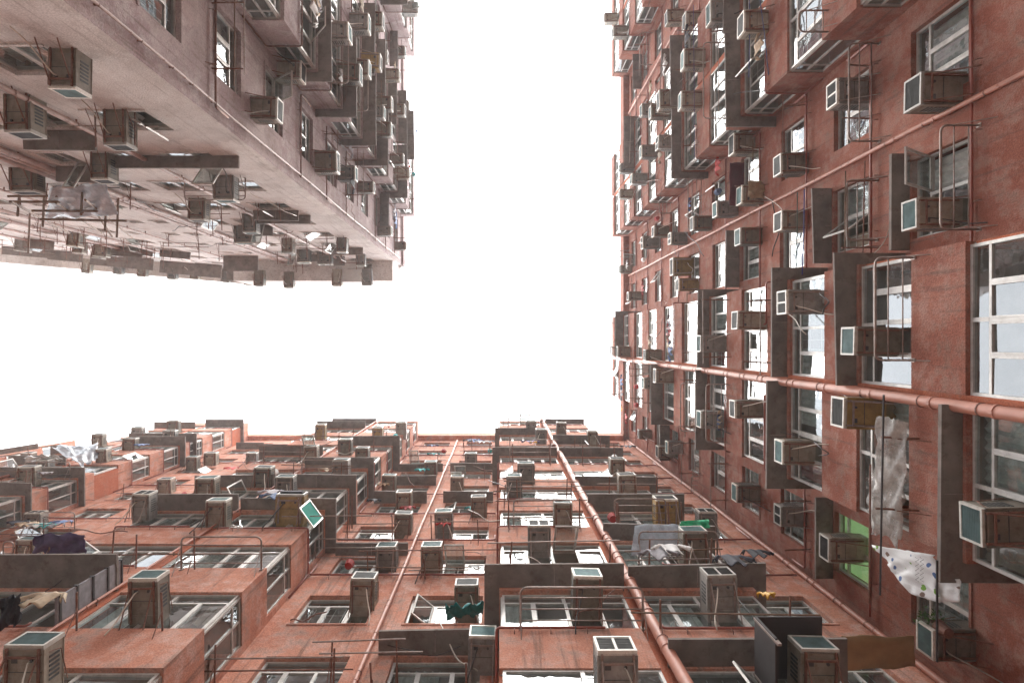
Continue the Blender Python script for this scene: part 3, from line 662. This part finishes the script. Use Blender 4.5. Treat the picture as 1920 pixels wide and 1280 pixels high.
for x0, x1, y in ((1238,1480,1120),(690,1060,1030),(620,745,1200),(402,625,1210),(255,365,1000),(832,950,975),(945,1070,905),(230,295,905),(560,660,935),(885,930,820)):
    f, a, z, dp = auto(FB, FB2, -9.35, x0, y, .7); b = f.hit(x1, y, dp + .7)[0]; poles(f, a, b, z, dp)
def fillp(f, cols, p, pr):
    for a, b in cols:
        for k in range(0, 10):
            if random.random() > p: continue
            z = SILL0 + H * k - random.uniform(.05, .3); u = (a + b) / 2; x, y = f.px(u, f.dep(u) + .6, z)
            if 0 < x < 1920 and 0 < y < 1280: poles(f, a + random.uniform(.1, .5), b - random.uniform(.1, .5), z, f.dep(u), random.uniform(.55, .85), random.random() < .7)
fillp(FR, [(-1.4, .7), (1.1, 3.0), (3.5, 5.3), (-3.6, -1.6), (-5.9, -4), (-8.3, -6.2), (-10.6, -8.6), (-12.8, -10.9), (-15.2, -13.3), (-17.6, -15.5)], .25, .7)
fillp(FB, [(.1, 2.3), (2.7, 4.6), (5, 7.2), (-2.2, -.2), (-4.5, -2.6), (-6.9, -4.9), (-9.2, -7.2)], .25, .7)
fillp(FB2, [(-11.6, -9.6), (-13.9, -11.9), (-17, -14.9), (-19.5, -17.4), (-21.9, -19.8)], .3, .7)
fillp(FL, [(-7, -5.2), (-9.5, -7.4), (-11.8, -9.7), (-14.1, -12), (-16.5, -14.3)], .3, .7)
fillp(FU, [(-8.2, -6.8), (-9.9, -8.7), (-11.4, -10.2)], .45, .6)
fillp(FU2, [(-17.4, -16), (-19.3, -17.9), (-21.8, -20.3), (-26, -24.6)], .45, .6)
GC = 'loose cables hanging on the facades'
def cable(f, u0, z0, u1, z1, d):
    a, b = f.P(u0, d, z0), f.P(u1, d + random.uniform(0, .25), z1); p = f.P(u0, d, min(z0, z1)); T = MB(); n = 12; sg = random.uniform(.1, .5)
    T.tube([a.lerp(b, i / n) - p - Vector((0, 0, sg * math.sin(math.pi * i / n))) + f.N * (.03 * math.sin(i * .9)) for i in range(n + 1)], random.choice((.008, .011, .014)), random.choice((M['hosedark'], M['hosedark'], M['hose'], M['steel'])), 5)
    o = T.build('cable', None, None, True); o.location = p; pend(o, 'loose cable', f, (u0 + u1) / 2, (z0 + z1) / 2, 'cable', GC)
for f, lo, hi, cnt in ((FB, -9, 7, 26), (FR, -14, 5, 30), (FB2, -20, -9.5, 10), (FL, -12, -4.8, 8), (FU, -14, -6.5, 10)):
    for i in range(cnt):
        u = random.uniform(lo, hi); z = random.uniform(9, 30); x, y = f.px(u, f.dep(u), z)
        if 0 < x < 1920 and 0 < y < 1280: cable(f, u, z, u + random.uniform(-1.6, 1.6), z + random.uniform(-.6, 2.4), f.dep(u) + random.uniform(.04, .2))
def small(f, u, z, dp):
    r = random.random(); P = f.P(u, dp, z)
    if r < .35:      # bucket or plant pot on a ledge
        T = MB(); T.tube([P - P, Vector((0, 0, .2))], [.09, .12], M[random.choice(('steel', 'teal', 'white', 'red', 'blue'))], 10); o = T.build('bucket'); o.location = P + f.N * .2; pend(o, 'small bucket', f, u, z, 'bucket', None)
    else:
        w_ = random.uniform(.2, .4); m_ = random.choice(('white', 'greyc', 'blue', 'tan', 'black', 'red', 'teal')); PG.append((f, u, z, dp, w_, m_))
PG = []
fillp(FU2, [(-16.4, -15), (-18.6, -17.4), (-21.2, -20), (-23.8, -22.4), (-27.5, -26)], .45, .6)
fillp(FU, [(-13.9, -12.4), (-11.6, -10.4)], .4, .5)
for f, lo, hi, cnt in ((FB, -9, 4.6, 20), (FR, -16, 3, 24), (FB2, -20, -9.5, 14), (FL, -14, -5, 10)):
    for i in range(cnt):
        u = random.uniform(lo, hi); k = random.randrange(2, 10); x, y = f.px(u, f.dep(u), SILL0 + H * k)
        if 0 < x < 1920 and 0 < y < 1280: small(f, u, SILL0 + H * k + .02, f.dep(u))
fillp(FR, [(-1.4, .7), (1.1, 3.0), (-8.3, -6.2), (-10.6, -8.6), (-20, -17.9)], .3, .7)
fillp(FB, [(.1, 2.3), (2.7, 4.6), (-2.2, -.2), (-4.5, -2.6), (-6.9, -4.9), (-9.2, -7.2)], .22, .7)
# ------------------------------------------------------------------ downpipes
def downpipe(f, u, d, r, mat, label, z0=4.5, z1=36.6, step=1.35, ph=0.0):
    root = empty('downpipe', f.P(u, d, z0)); O = root.location.copy(); T = MB()
    zs = z0; n = 14
    T.tube([f.P(u + .012 * math.sin(i * 1.7), d, z0 + (z1 - z0) * i / n) for i in range(n + 1)], r, mat, 12); T.build('pipe', root, O, True)
    z = z0 + .4 + ph
    while z < z1 - .2:
        K = MB(); K.tube([f.P(u, d, z), f.P(u, d, z + r * .7)], r * 1.14, mat, 12); K.build('collar', root, O)
        K = MB(); K.tube([f.P(u, d, z + .28), f.P(u, d, z + .30)], r * 1.1, M['steel'], 12); f.box(K, u - .012, u + .012, 0 if d < .5 else d - .2, d - r * .8, z + .275, z + .305, M['steel'])
        K.build('clamp', root, O); z += step * random.uniform(.8, 1.25)
    tag(root, label, 'drainpipe', 'painted downpipes on the facades')
downpipe(FB, 2.42, BD + .14, .088, M['pipe'], 'thick salmon downpipe in front of the bottom facade, widest toward bottom centre')
downpipe(FR, .90, .95 + .13, .088, M['pipe'], 'thick salmon downpipe crossing the right facade at mid height', ph=.5)
downpipe(FB, -2.38, .09, .045, M['pipe'], 'thin salmon downpipe in the recess left of bottom centre')
downpipe(FR, -3.79, .09, .042, M['pipe'], 'thin salmon downpipe in the recess high on the right facade', ph=.2)
downpipe(FB, 7.34, .07, .06, M['pipe'], 'salmon downpipe running up the inner corner of both salmon blocks', ph=.7)
downpipe(FR, -13.05, .09, .045, M['pipe'], 'thin salmon downpipe near the top edge of the right facade')
downpipe(FB2, -11.75, .09, .045, M['pipe'], 'salmon downpipe in the recess between the two left bays')
downpipe(FB, -7.02, BD + .04, .026, M['pipe'], 'salmon downpipe down the middle of the left bay')
downpipe(FB2, -19.65, BD + .1, .06, M['pipe'], 'salmon downpipe down the middle of the far-left bay')
downpipe(FL, -4.78, .06, .024, M['pipepink'], 'slim pink conduit running just beside the blank outer corner', step=.9)
for u, r, lb in ((-8.56, .05, 'first pink downpipe left of the blank corner on the pale facade'), (-11.42, .07, 'thick pink downpipe leading the cluster on the pale facade'), (-11.68, .045, 'thinner pink downpipe beside the thick one on the pale facade'),
                 (-11.95, .06, 'third pink downpipe of the cluster on the pale facade'), (-14.4, .03, 'slim pink downpipe beyond the small windows of the pale facade')):
    downpipe(FU, u, .1, r, M['pipepink'], lb)
for u, r, lb in ((-17.6, .06, 'pink downpipe midway along the far pale facade'), (-19.6, .07, 'thick pink downpipe far along the pale facade'), (-22.0, .05, 'pink downpipe beside the far small windows of the pale facade'), (-24.3, .05, 'pink downpipe nearing the left edge of the pale facade')):
    downpipe(FU2, u, .1, r, M['pipepink'], lb)
RP = {'bottom': ('apartment_block', (-2, 6.5, -1.6)), 'right': ('corner_apartment_block', (8, -5, -1.6)), 'leftside': ('pale_apartment_block', (-7, -6, -1.6))}
for f, a, b in ((FB, -4.6, -.12), (FB, 4.8, 7.2), (FR, -6.0, -1.5), (FR, 3.2, 5.5), (FR, -15.3, -10.8), (FB2, -17.2, -12.0), (FL, -7.1, -4.7)):
    bn, org = RP[f.name]; rt = next(o for o in C.objects if o.name == bn); O = Vector(org)
    for k in range(0, 10):
        if random.random() > .8: continue
        z = SILL0 + H * k - random.uniform(.1, .22); T = MB(); e = random.choice((0, 1)); up = random.uniform(.4, 1.2)
        path = [f.P(a, .07, z), f.P(b, .07, z)]
        path = [f.P(a, .07, z + up)] + path if e else path + [f.P(b, .07, z + up)]
        T.tube(rounded(path, .07), .024, M['pipered'] if f is not FL else M['steel'], 6)
        q = a + .5
        while q < b: T.tube(rounded([f.P(q, .07, z), f.P(q, .07, z - .13), f.P(q, 0, z - .13)], .03), .008, M['steel'], 4); q += 1.1
        T.build('overflow_pipe', rt, O, True)
# ------------------------------------------------------------------ overhanging top storey of the pale block
O = Vector((-7, -6, -1.6)); root = next(o for o in C.objects if o.name == 'pale_apartment_block')
T = MB(); FU.box(T, -14.7, -5.9, .004, 1.12, 35.4, 38.2, M['pink']); FU.box(T, -8.8, -7.5, .004, 1.2, 35.2, 36.3, M['white'])
T.build('top_storey', root, O)
for u0, u1, z, d in ((-14.4, -12.6, 33.4, .8), (-9.5, -8.1, 33.5, .5), (-8, -6.5, 30.5, .35), (-8.7, -6.7, 22.7, .3), (-9.3, -6.3, 15.45, .3)):
    T = MB(); FU.box(T, u0, u1, .004, d, z, z + .07, M['canopy']); T.build('canopy', root, O)
for u0, u1, z, d in ((-16.9, -14.9, 39.8, .85), (-18.6, -16.95, 39.1, .8), (-21.0, -18.7, 39.6, .75), (-22.9, -21.05, 38.9, .7), (-25.2, -23.0, 39.4, .65), (-27.4, -25.3, 38.8, .6), (-30.5, -27.5, 39.2, .5), (-20.0, -18.4, 33, .5), (-24.6, -23, 33, .5), (-27.5, -26, 30, .5)):
    T = MB(); FU2.box(T, u0, u1, .004, d, z, z + .08, M['canopy']); T.build('canopy', root, O)
br = next(o for o in C.objects if o.name == 'apartment_block'); OB = Vector((-2, 6.5, -1.6))
for f, u0, u1, z, d in ((FB2, -19.2, -16.7, 41.8, BD + .4), (FB2, -21.9, -19.3, 40.6, BD + .38), (FB2, -20.5, -16.75, 35.4, BD + .4), (FB3, -25.6, -22.2, 38.2, .5), (FB3, -31.2, -26.9, 37.5, BD + .3), (FB2, -16.2, -14.5, 39.4, .42), (FB2, -14.2, -11.9, 38.6, .45), (FB, -9.5, -7.0, 36.4, BD + .2), (FB, 2.6, 4.8, 36.2, BD + .2)):
    T = MB(); f.box(T, u0, u1, .004, d, z, z + .07, M['canopy']); T.build('canopy', br, OB)
T = MB(); FB.box(T, -9.36, -9.25, -.95, -.003, -1.6, 37.9, M['orange']); T.build('return_wall', br, OB)
# ------------------------------------------------------------------ laundry, sheets and clutter
def sheet(name, pts, mat, label, cat, amp=.05, nu=14, nv=14, seed=0, group=None):
    """wrinkled cloth spanned by four corners"""
    r = random.Random(seed); a, b, c, d = [Vector(p) for p in pts]; nrm = (b - a).cross(d - a).normalized()
    o = (a + b + c + d) / 4; mb = MB(); k = mb.mi(mat); ph = [r.uniform(0, 6) for _ in range(6)]
    for i in range(nu + 1):
        for j in range(nv + 1):
            s, t = i / nu, j / nv; p = (a * (1 - s) + b * s) * (1 - t) + (d * (1 - s) + c * s) * t
            e = math.sin(s * 17 + ph[0] + 3 * math.sin(t * 4 + ph[1])) * .6 + math.sin(t * 9 + s * 5 + ph[2]) * .5 + r.uniform(-.5, .5)
            edge = min(s, 1 - s, t, 1 - t); jx = r.uniform(-.012, .012) if edge < .01 else 0
            mb.v.append(p + nrm * e * amp + (b - a) * jx + (d - a) * (jx * .7 + .03 * math.sin(s * 11 + ph[3])))
    for i in range(nu):
        for j in range(nv):
            q = i * (nv + 1) + j; mb.f.append((q, q + nv + 1, q + nv + 2, q + 1)); mb.m.append(k)
    ob = mb.build(name, None, o, True); ob.location = o
    sm = ob.modifiers.new('thick', 'SOLIDIFY'); sm.thickness = .006
    tag(ob, label, cat, group); return ob
def q4(f, d0, d1, u0, u1, z0, z1): return [f.P(u0, d0, z0), f.P(u1, d0, z0), f.P(u1, d1, z1), f.P(u0, d1, z1)]
def garment(f, u, z, d, w_, L, mat, label, seed, cat='clothes'):
    """shirt hung by its hem: body with two sleeves, folds throughout"""
    r = random.Random(seed); mb = MB(); k = mb.mi(mat); nu, nv = 8, 8
    def strip(P0, ex, ey):
        b0 = len(mb.v)
        for i in range(nu + 1):
            for j in range(nv + 1):
                s, t = i / nu - .5, j / nv; wv = .035 * math.sin(i * 1.1 + seed) * (.3 + t) + r.uniform(-.006, .006)
                mb.v.append(P0 + ex * s * (1 - .12 * math.sin(t * 3)) + ey * t + f.N * wv)
        for i in range(nu):
            for j in range(nv): q = b0 + i * (nv + 1) + j; mb.f.append((q, q + nv + 1, q + nv + 2, q + 1)); mb.m.append(k)
    P0 = f.P(u, d, z); zz = Vector((0, 0, 1))
    strip(P0, f.U * w_, -zz * L); 
    for s in (-1, 1): strip(P0 + f.U * s * w_ * .55 - zz * .03, f.U * w_ * .3, (-zz * .6 + f.U * s * .35).normalized() * L * .65)
    ob = mb.build('laundry', None, P0, True); ob.location = P0; sm = ob.modifiers.new('thick', 'SOLIDIFY'); sm.thickness = .008
    tag(ob, label, cat, 'laundry drying on the racks and poles'); return ob
# plastic sheets and printed cloth of the flat below the thick pipe
def RB(px, py, d): u, z = FR.hit(px, py, d); return FR.P(u, d, z)
sheet('plastic_sheet', [RB(1645, 780, 1.5), RB(1632, 1000, 1.5), RB(1690, 1010, 1.25), RB(1702, 790, 1.25)], M['plastic'], 'clear crinkled plastic sheet over the poles below the thick right pipe', 'plastic sheet', .05, 22, 12, 3)
sheet('plastic_sheet', [RB(1640, 850, 1.35), RB(1625, 960, 1.35), RB(1680, 1030, 1.2), RB(1700, 900, 1.2)], M['plastic'], 'smaller torn plastic sheet hanging under the large clear sheet', 'plastic sheet', .05, 16, 10, 5)
sheet('printed_cloth', [RB(1640, 1022, 1.3), RB(1700, 1110, 1.3), RB(1757, 1128, 1.15), RB(1756, 1040, 1.15)], M['print'], 'white cloth with green and blue print stretched right of the plastic sheets', 'cloth', .03, 16, 12, 8)
sheet('printed_cloth', [RB(1757, 1085, 1.1), RB(1757, 1128, 1.1), RB(1800, 1128, 1.05), RB(1800, 1085, 1.05)], M['print'], 'small spotted white cloth right of the larger printed cloth', 'cloth', .02, 8, 8, 9)
pc = next(o for o in C.objects if o.name == 'printed_cloth'); T = MB()
for j in range(2):
    pts = [RB(1716 + j * 9 + (i % 2) * 7, 1044 + i * 4.2, 1.40) for i in range(12)]
    T.tube(pts, .004, M['hosedark'], 4)
T.build('lettering', pc, pc.location.copy())
for i, (x0, y0, x1, y1, lb) in enumerate(((1657, 740, 1650, 1115, 'long black steel pole across the plastic sheets'), (1632, 870, 1630, 1130, 'rusty steel pole left of the black pole by the plastic sheets'), (1757, 1050, 1757, 1240, 'black pole passing the printed cloth above the corner unit'))):
    T = MB(); p, q = RB(x0, y0, 1.55), RB(x1, y1, 1.55); T.tube([p - p, q - p], .016, M['hosedark'] if i != 1 else M['steel'], 6); ob = T.build('washing_pole'); ob.location = p; tag(ob, lb, 'pole', GP)
def BB(px, py, d, f=FB): u, z = f.hit(px, py, d); return f.P(u, d, z)
sheet('teal_cloth', [BB(835, 1133, .7), BB(908, 1131, .7), BB(905, 1152, .25), BB(838, 1158, .25)], M['teal'], 'crumpled teal cloth below an air conditioner, bottom centre', 'cloth', .06, 20, 8, 4)
sheet('clear_awning', [BB(1190, 983, BD + .75), BB(1272, 983, BD + .75), BB(1268, 1040, BD + .2), BB(1183, 1040, BD + .2)], M['plasticblue'], 'flat bluish clear plastic awning right of the thick bottom pipe', 'awning', .012, 8, 8, 6)
sheet('green_net', [BB(1275, 976, BD + .7), BB(1330, 974, BD + .7), BB(1330, 990, BD + .55), BB(1275, 990, BD + .55)], M['green'], 'bright green ribbed net lying on an air conditioner', 'net', .04, 24, 4, 7)
sheet('ochre_panel', [BB(1578, 1190, .9), BB(1715, 1193, .9), BB(1715, 1250, .3), BB(1578, 1255, .3)], M['ochresheet'], 'ochre corrugated plastic awning panel at the lower right corner', 'awning', .008, 20, 4, 2)
sheet('tarpaulin', [BB(60, 1003, 1.9), BB(160, 1000, 1.9), BB(162, 1038, 1.5), BB(64, 1038, 1.5)], M['purple'], 'dark purple tarpaulin bundle above the dark canopy at left', 'tarpaulin', .07, 16, 8, 11)
sheet('tarpaulin', [BB(95, 838, 1.9, FB2), BB(184, 832, 1.9, FB2), BB(184, 862, 1.4, FB2), BB(150, 872, 1.4, FB2)], M['plasticblue'], 'shiny bluish plastic tarpaulin at the far-left roofline', 'tarpaulin', .09, 16, 10, 12)
sheet('tarpaulin', [BB(45, 855, 1.9, FB2), BB(110, 853, 1.9, FB2), BB(120, 864, 1.5, FB2), BB(50, 866, 1.5, FB2)], M['plastic'], 'pale grey plastic sheet left of the bluish tarpaulin', 'tarpaulin', .07, 12, 8, 13)
sheet('tarpaulin', [BB(0, 1120, 1.8), BB(38, 1116, 1.8), BB(38, 1165, 1.3), BB(0, 1180, 1.3)], M['black'], 'black plastic bundle at the left edge below the dark canopy', 'tarpaulin', .08, 12, 10, 14)
sheet('maroon_panel', [RB(1368, 305, .75), RB(1368, 385, .75), RB(1395, 385, .2), RB(1395, 305, .2)], M['maroon'], 'maroon awning panel above an air conditioner on the right facade', 'awning', .006, 6, 6, 15)
sheet('towel', [RB(1405, 338, .8), RB(1404, 372, .8), RB(1432, 370, .3), RB(1432, 340, .3)], M['tan'], 'crinkled copper-tan cloth beside the maroon panel', 'cloth', .05, 10, 10, 16)
sheet('plastic_sheet', [BB(430, 985, 1.9), BB(455, 985, 1.9), BB(455, 990, 1.7), BB(430, 990, 1.7)], M['plastic'], 'small clear plastic scrap beside the brown boxed unit', 'plastic sheet', .03, 6, 6, 17)
LC = ['red', 'greyc', 'white', 'blue', 'tan', 'black', 'teal', 'purple']
lau = [('R', 1250, 610, 'greyc', 'grey striped shirt at top of the clothes row on the right facade'), ('R', 1250, 622, 'red', 'bright red shirt in the clothes row on the right facade'), ('R', 1250, 645, 'tan', 'tan shirt under the red shirt on the right facade'), ('R', 1252, 658, 'blue', 'dark blue shirt lowest in the clothes row, right facade'),
 ('R', 1163, 715, 'blue', 'blue shirt near the roofline of the right facade'), ('R', 1163, 735, 'greyc', 'grey shirt below the blue one near the right roofline'), ('R', 1165, 765, 'yellow', 'yellow shirt near the inner corner roofline'), ('R', 1172, 780, 'red', 'dark red shirt beside the yellow one at the inner corner'),
 ('B', 882, 824, 'black', 'black garment leftmost in the row at the bottom roofline'), ('B', 893, 825, 'blue', 'blue garment second in the row at the bottom roofline'), ('B', 904, 826, 'white', 'white garment in the row at the bottom roofline'), ('B', 916, 826, 'greyc', 'grey garment in the row at the bottom roofline'), ('B', 1000, 828, 'yellow', 'small yellow garment under the roofline, bottom facade'),
 ('B', 994, 826, 'purple', 'purple garment beside the small yellow one, bottom facade'), ('B', 1228, 1030, 'greyc', 'mauve folded cloth on the rack right of the thick pipe'), ('B', 1252, 1020, 'white', 'twisted white plastic strip on the rack right of thick pipe'), ('B', 1365, 1040, 'black', 'black garment on the rack near the inner corner'), ('B', 1410, 1030, 'black', 'second black garment nearer the inner corner rack end'),
 ('B', 1176, 835, 'black', 'black bunch of clothes at the inner corner top'), ('B', 1430, 1110, 'yellow', 'thin yellow rag hanging right of a dark-framed air conditioner'),
 ('C', 45, 975, 'black', 'black coat leftmost of the crowded rack at left'), ('C', 62, 978, 'tan', 'tan shirt on the crowded rack at left'), ('C', 78, 980, 'white', 'white shirt on the crowded rack at left'), ('C', 96, 980, 'teal', 'green patterned shirt on the crowded rack at left'), ('C', 112, 980, 'greyc', 'grey shirt on the crowded rack at left'), ('C', 126, 975, 'blue', 'blue shirt rightmost on the crowded rack at left'),
 ('C', 272, 832, 'blue', 'blue clothes bunch on an upper left pole'), ('C', 278, 842, 'red', 'red rag under the blue bunch at upper left'),
 ('B', 100, 1110, 'tan', 'brown hanging rag at left below the dark canopy'), ('B', 515, 918, 'greyc', 'grey rolled laundry left of the dark boxed unit'), ('B', 522, 925, 'blue', 'blue jeans hanging beside the grey rolled laundry')]
for i, (fa, x, y, m_, lb) in enumerate(lau):
    f0, f2, lim = (FR, None, 0) if fa == 'R' else (FB, FB2, -9.35)
    f, u, z, dp = auto(f0, f2, lim, x, y, .5); s = .13 if m_ == 'yellow' else (.34 if z > 20 else .36)
    garment(f, u, z, dp + .5, s, s * 1.45, M[m_], lb, i)
for i, (f, u, z, dp, w_, m_) in enumerate(PG):
    lb = 'tmp %d' % i; o = garment(f, u, z + .15, dp + random.uniform(.2, .6), w_, w_ * 1.4, M[m_], lb, 100 + i); del USED[lb]
    nm = {'greyc': 'grey', 'tan': 'tan', 'teal': 'teal'}.get(m_, m_); pend(o, nm + ' laundry piece', f, u, z, 'clothes', 'laundry drying on the racks and poles')
for x0, y0, m_, lb in ((600, 10, 'tan', 'tan clothes bundle at the top of the left side facade'), (596, 30, 'white', 'white folded towel under the tan bundle, left side facade'), (603, 0, 'greyc', 'grey cloth above the tan bundle at the top edge'), (665, 345, 'black', 'black cloth in the left side facade, low'), (742, 400, 'greyc', 'grey crumpled clothing near the left block roofline'), (744, 415, 'blue', 'blue-grey clothing beside the crumpled grey one, left roofline')):
    f, u, z, dp = auto(FL, None, 0, x0, max(2, y0), .5); garment(f, u, z, dp + .5, .42, .55, M[m_], lb, int(x0))
# dark box and folded sash on the ochre unit, teal-filmed sash
T = MB(); u, z = FB.hit(548, 918, BD + .72); FB.box(T, u - .28, u + .28, BD + .35, BD + .7, z - .1, z + .02, M['black']); p = FB.P(u, BD + .5, z); ob = T.build('dark_box', None, p); ob.location = p; tag(ob, 'black box sitting on the ochre unit in the left bay', 'box')
class _W: pass
Wc = Win(); u, z = FB.hit(560, 975, BD + .1); open_casement(FB, Wc, u - .1, u + .5, z - .5, z + .35, BD + .04, film=M['tealfilm'], ang=.95, side='r')
broot = next(o for o in C.objects if o.name == 'apartment_block'); oo = Wc.fr.build('open_sash', broot, Vector((-2, 6.5, -1.6))); oo['label'] = 'open sash covered with bright teal film'; Wc.gl.build('pane', oo, Vector((-2, 6.5, -1.6)))
T = MB(); FB.box(T, -7.12, -7.08, BD + .02, BD + .46, 10.25, 12.0, M['greyc'])
for i in range(5): FB.box(T, -7.135, -7.065, BD + .01, BD + .48, 10.3 + i * .42, 10.345 + i * .42, M['hosedark'])
p = FB.P(-7.1, BD, 10.25); ob = T.build('ribbed_screen', None, p); ob.location = p; tag(ob, 'grey ribbed screen standing out from the left bay below the dark canopy', 'screen')
T = MB(); FB.box(T, 3.45, 4.35, BD + .02, BD + .85, 8.62, 8.65, M['hosedark']); FB.box(T, 3.45, 3.48, BD + .02, BD + .85, 8.0, 8.62, M['hosedark'])
for d in (BD + .05, BD + .8): FB.box(T, 3.44, 3.49, d, d + .03, 7.9, 8.66, M['steelgrey'])
p = FB.P(3.5, BD, 8); ob = T.build('metal_hood', None, p); ob.location = p; tag(ob, 'black metal hood over the big air conditioner at lower right', 'hood')
# bamboo scaffold with plastic sheet on the pale facade
def UB(px, py, d, f=FU): u, z = f.hit(px, py, d); return f.P(u, d, z)
sheet('plastic_sheet', [UB(95, 350, .35), UB(200, 345, .35), UB(222, 402, .95), UB(85, 412, .95)], M['plasticblue'], 'silvery blue plastic sheet inside the bamboo scaffold, pale facade', 'plastic sheet', .05, 18, 12, 21)
root = empty('bamboo_scaffold', UB(120, 400, .2)); O = root.location.copy()
for x0, y0, x1, y1 in ((100, 352, 195, 350), (95, 360, 192, 360), (15, 368, 188, 367), (18, 378, 190, 379), (60, 395, 215, 396), (75, 411, 238, 414)):
    T = MB(); d = .25 + (y0 - 350) / 60 * .8; T.tube([UB(x0, y0, d), UB(x1, y1, d)], .036, M['wood'], 6); T.build('ledger_pole', root, O)
for x0, y0, x1, y1, a, b in ((20, 378, 130, 437, .9, .3), (105, 380, 190, 437, .9, .3), (140, 340, 210, 443, .3, .9), (160, 375, 248, 446, .9, .2), (130, 340, 155, 400, .1, .9)):
    T = MB(); T.tube([UB(x0, y0, a), UB(x1, y1, b)], .034, M['wood'], 6); T.build('brace_pole', root, O)
for x0, y0, y1 in ((36, 362, 404), (83, 365, 424), (155, 340, 402), (56, 400, 474), (200, 358, 432), (222, 366, 445)):
    T = MB(); T.tube([UB(x0, y0, .02), UB(x0 - 3, y1, 1.25)], .034, M['wood'], 6); T.build('outrigger_pole', root, O)
tag(root, 'bamboo scaffold wrapped round a plastic sheet on the pale facade', 'scaffold')
# plant at the lower right
root = empty('potted_plant', RB(1745, 1165, .5)); O = root.location.copy(); T = MB(); r = random.Random(3)
for i in range(260):
    a, b, q = r.uniform(0, 6.28), r.uniform(-1.2, 1.4), .24 * r.random() ** .4; c = O + Vector((math.cos(a) * math.cos(b), math.sin(a) * math.cos(b), math.sin(b))) * q
    x = Vector((r.uniform(-1, 1), r.uniform(-1, 1), r.uniform(-1, 1))).normalized(); y = x.orthogonal().normalized(); s = r.uniform(.02, .045); T.poly([c - x * s, c + y * s * .5, c + x * s, c - y * s * .5], M['leaf'])
T.build('foliage', root, O); T = MB(); T.tube([O + Vector((0, 0, -.42)), O + Vector((0, 0, -.2))], [.08, .12], M['steel'], 12); T.tube([O + Vector((0, 0, -.2)), O], .012, M['wood'], 6); T.build('pot', root, O)
tag(root, 'small leafy green plant on the window ledge at the lower right', 'plant')
# thin washing lines between the poles
for i, (fa, x0, y0, x1, y1, lb) in enumerate((('R', 1405, 0, 1404, 145, 'blue washing line on the upper bay of the right facade'), ('R', 1425, 0, 1441, 140, 'dark blue slanting line beside the upper right bay'), ('R', 1495, 360, 1492, 515, 'dark green pole below the thin right pipe'), ('R', 1508, 355, 1504, 515, 'blue pole beside the dark green one'), ('R', 1300, 10, 1302, 300, 'violet line hanging down the upper right bays'), ('B', 20, 1003, 160, 1006, 'short rusty rail above the purple tarpaulin'))):
    if fa == 'R': p, q = RB(x0, y0, 1.35 if x0 < 1480 else .7), RB(x1, y1, 1.35 if x0 < 1480 else .7)
    else: p, q = BB(x0, y0, 1.8), BB(x1, y1, 1.8)
    mt = simple('line_paint', ((.04, .06, .2), (.03, .04, .12), (.03, .09, .07), (.03, .04, .3), (.12, .08, .2), (.2, .09, .06))[i], .5)
    T = MB(); T.tube([p - p, (q - p) / 2 - Vector((0, 0, .03)), q - p], .011, mt, 6); ob = T.build('washing_line'); ob.location = p; tag(ob, lb, 'washing line')
# ------------------------------------------------------------------ unique labels for the repeats
groups = {}
for e in PENDING: groups.setdefault((e[1], e[2]), []).append(e)
for (pre, wh), es in groups.items():
    if len(es) == 1: tag(es[0][0], pre + ', ' + wh, es[0][3], es[0][4]); continue
    vert = max(e[6] for e in es) - min(e[6] for e in es) > max(e[5] for e in es) - min(e[5] for e in es)
    es.sort(key=lambda e: e[6] if vert else e[5]); n = len(es)
    wd = {2: ['upper', 'lower'] if vert else ['left', 'right'], 3: ['upper', 'middle', 'lower'] if vert else ['left', 'middle', 'right']}.get(n) or [('uppermost' if vert else 'leftmost')] + [ORD[i] for i in range(1, n)]
    for e, q in zip(es, wd): tag(e[0], q + ' ' + pre + ', ' + wh, e[3], e[4])

# ------------------------------------------------------------------ misty air between the blocks
hz = MB(); c = [Vector((x, y, z)) for z in (-2.6, 46) for x, y in ((-60, -60), (60, -60), (60, 60), (-60, 60))]
hm = bpy.data.materials.new('misty_air'); hm.use_nodes = True; ht = hm.node_tree; ht.nodes.clear()
ho = ht.nodes.new("ShaderNodeOutputMaterial"); hv = ht.nodes.new("ShaderNodeVolumePrincipled"); hv.inputs['Color'].default_value = (0.93, 0.93, 0.96, 1)
hv.inputs['Density'].default_value = 0.001; hv.inputs['Anisotropy'].default_value = 0.4; ht.links.new(hv.outputs[0], ho.inputs['Volume'])
hz.hexa(c, hm); hb = hz.build('haze'); hb['kind'] = 'stuff'
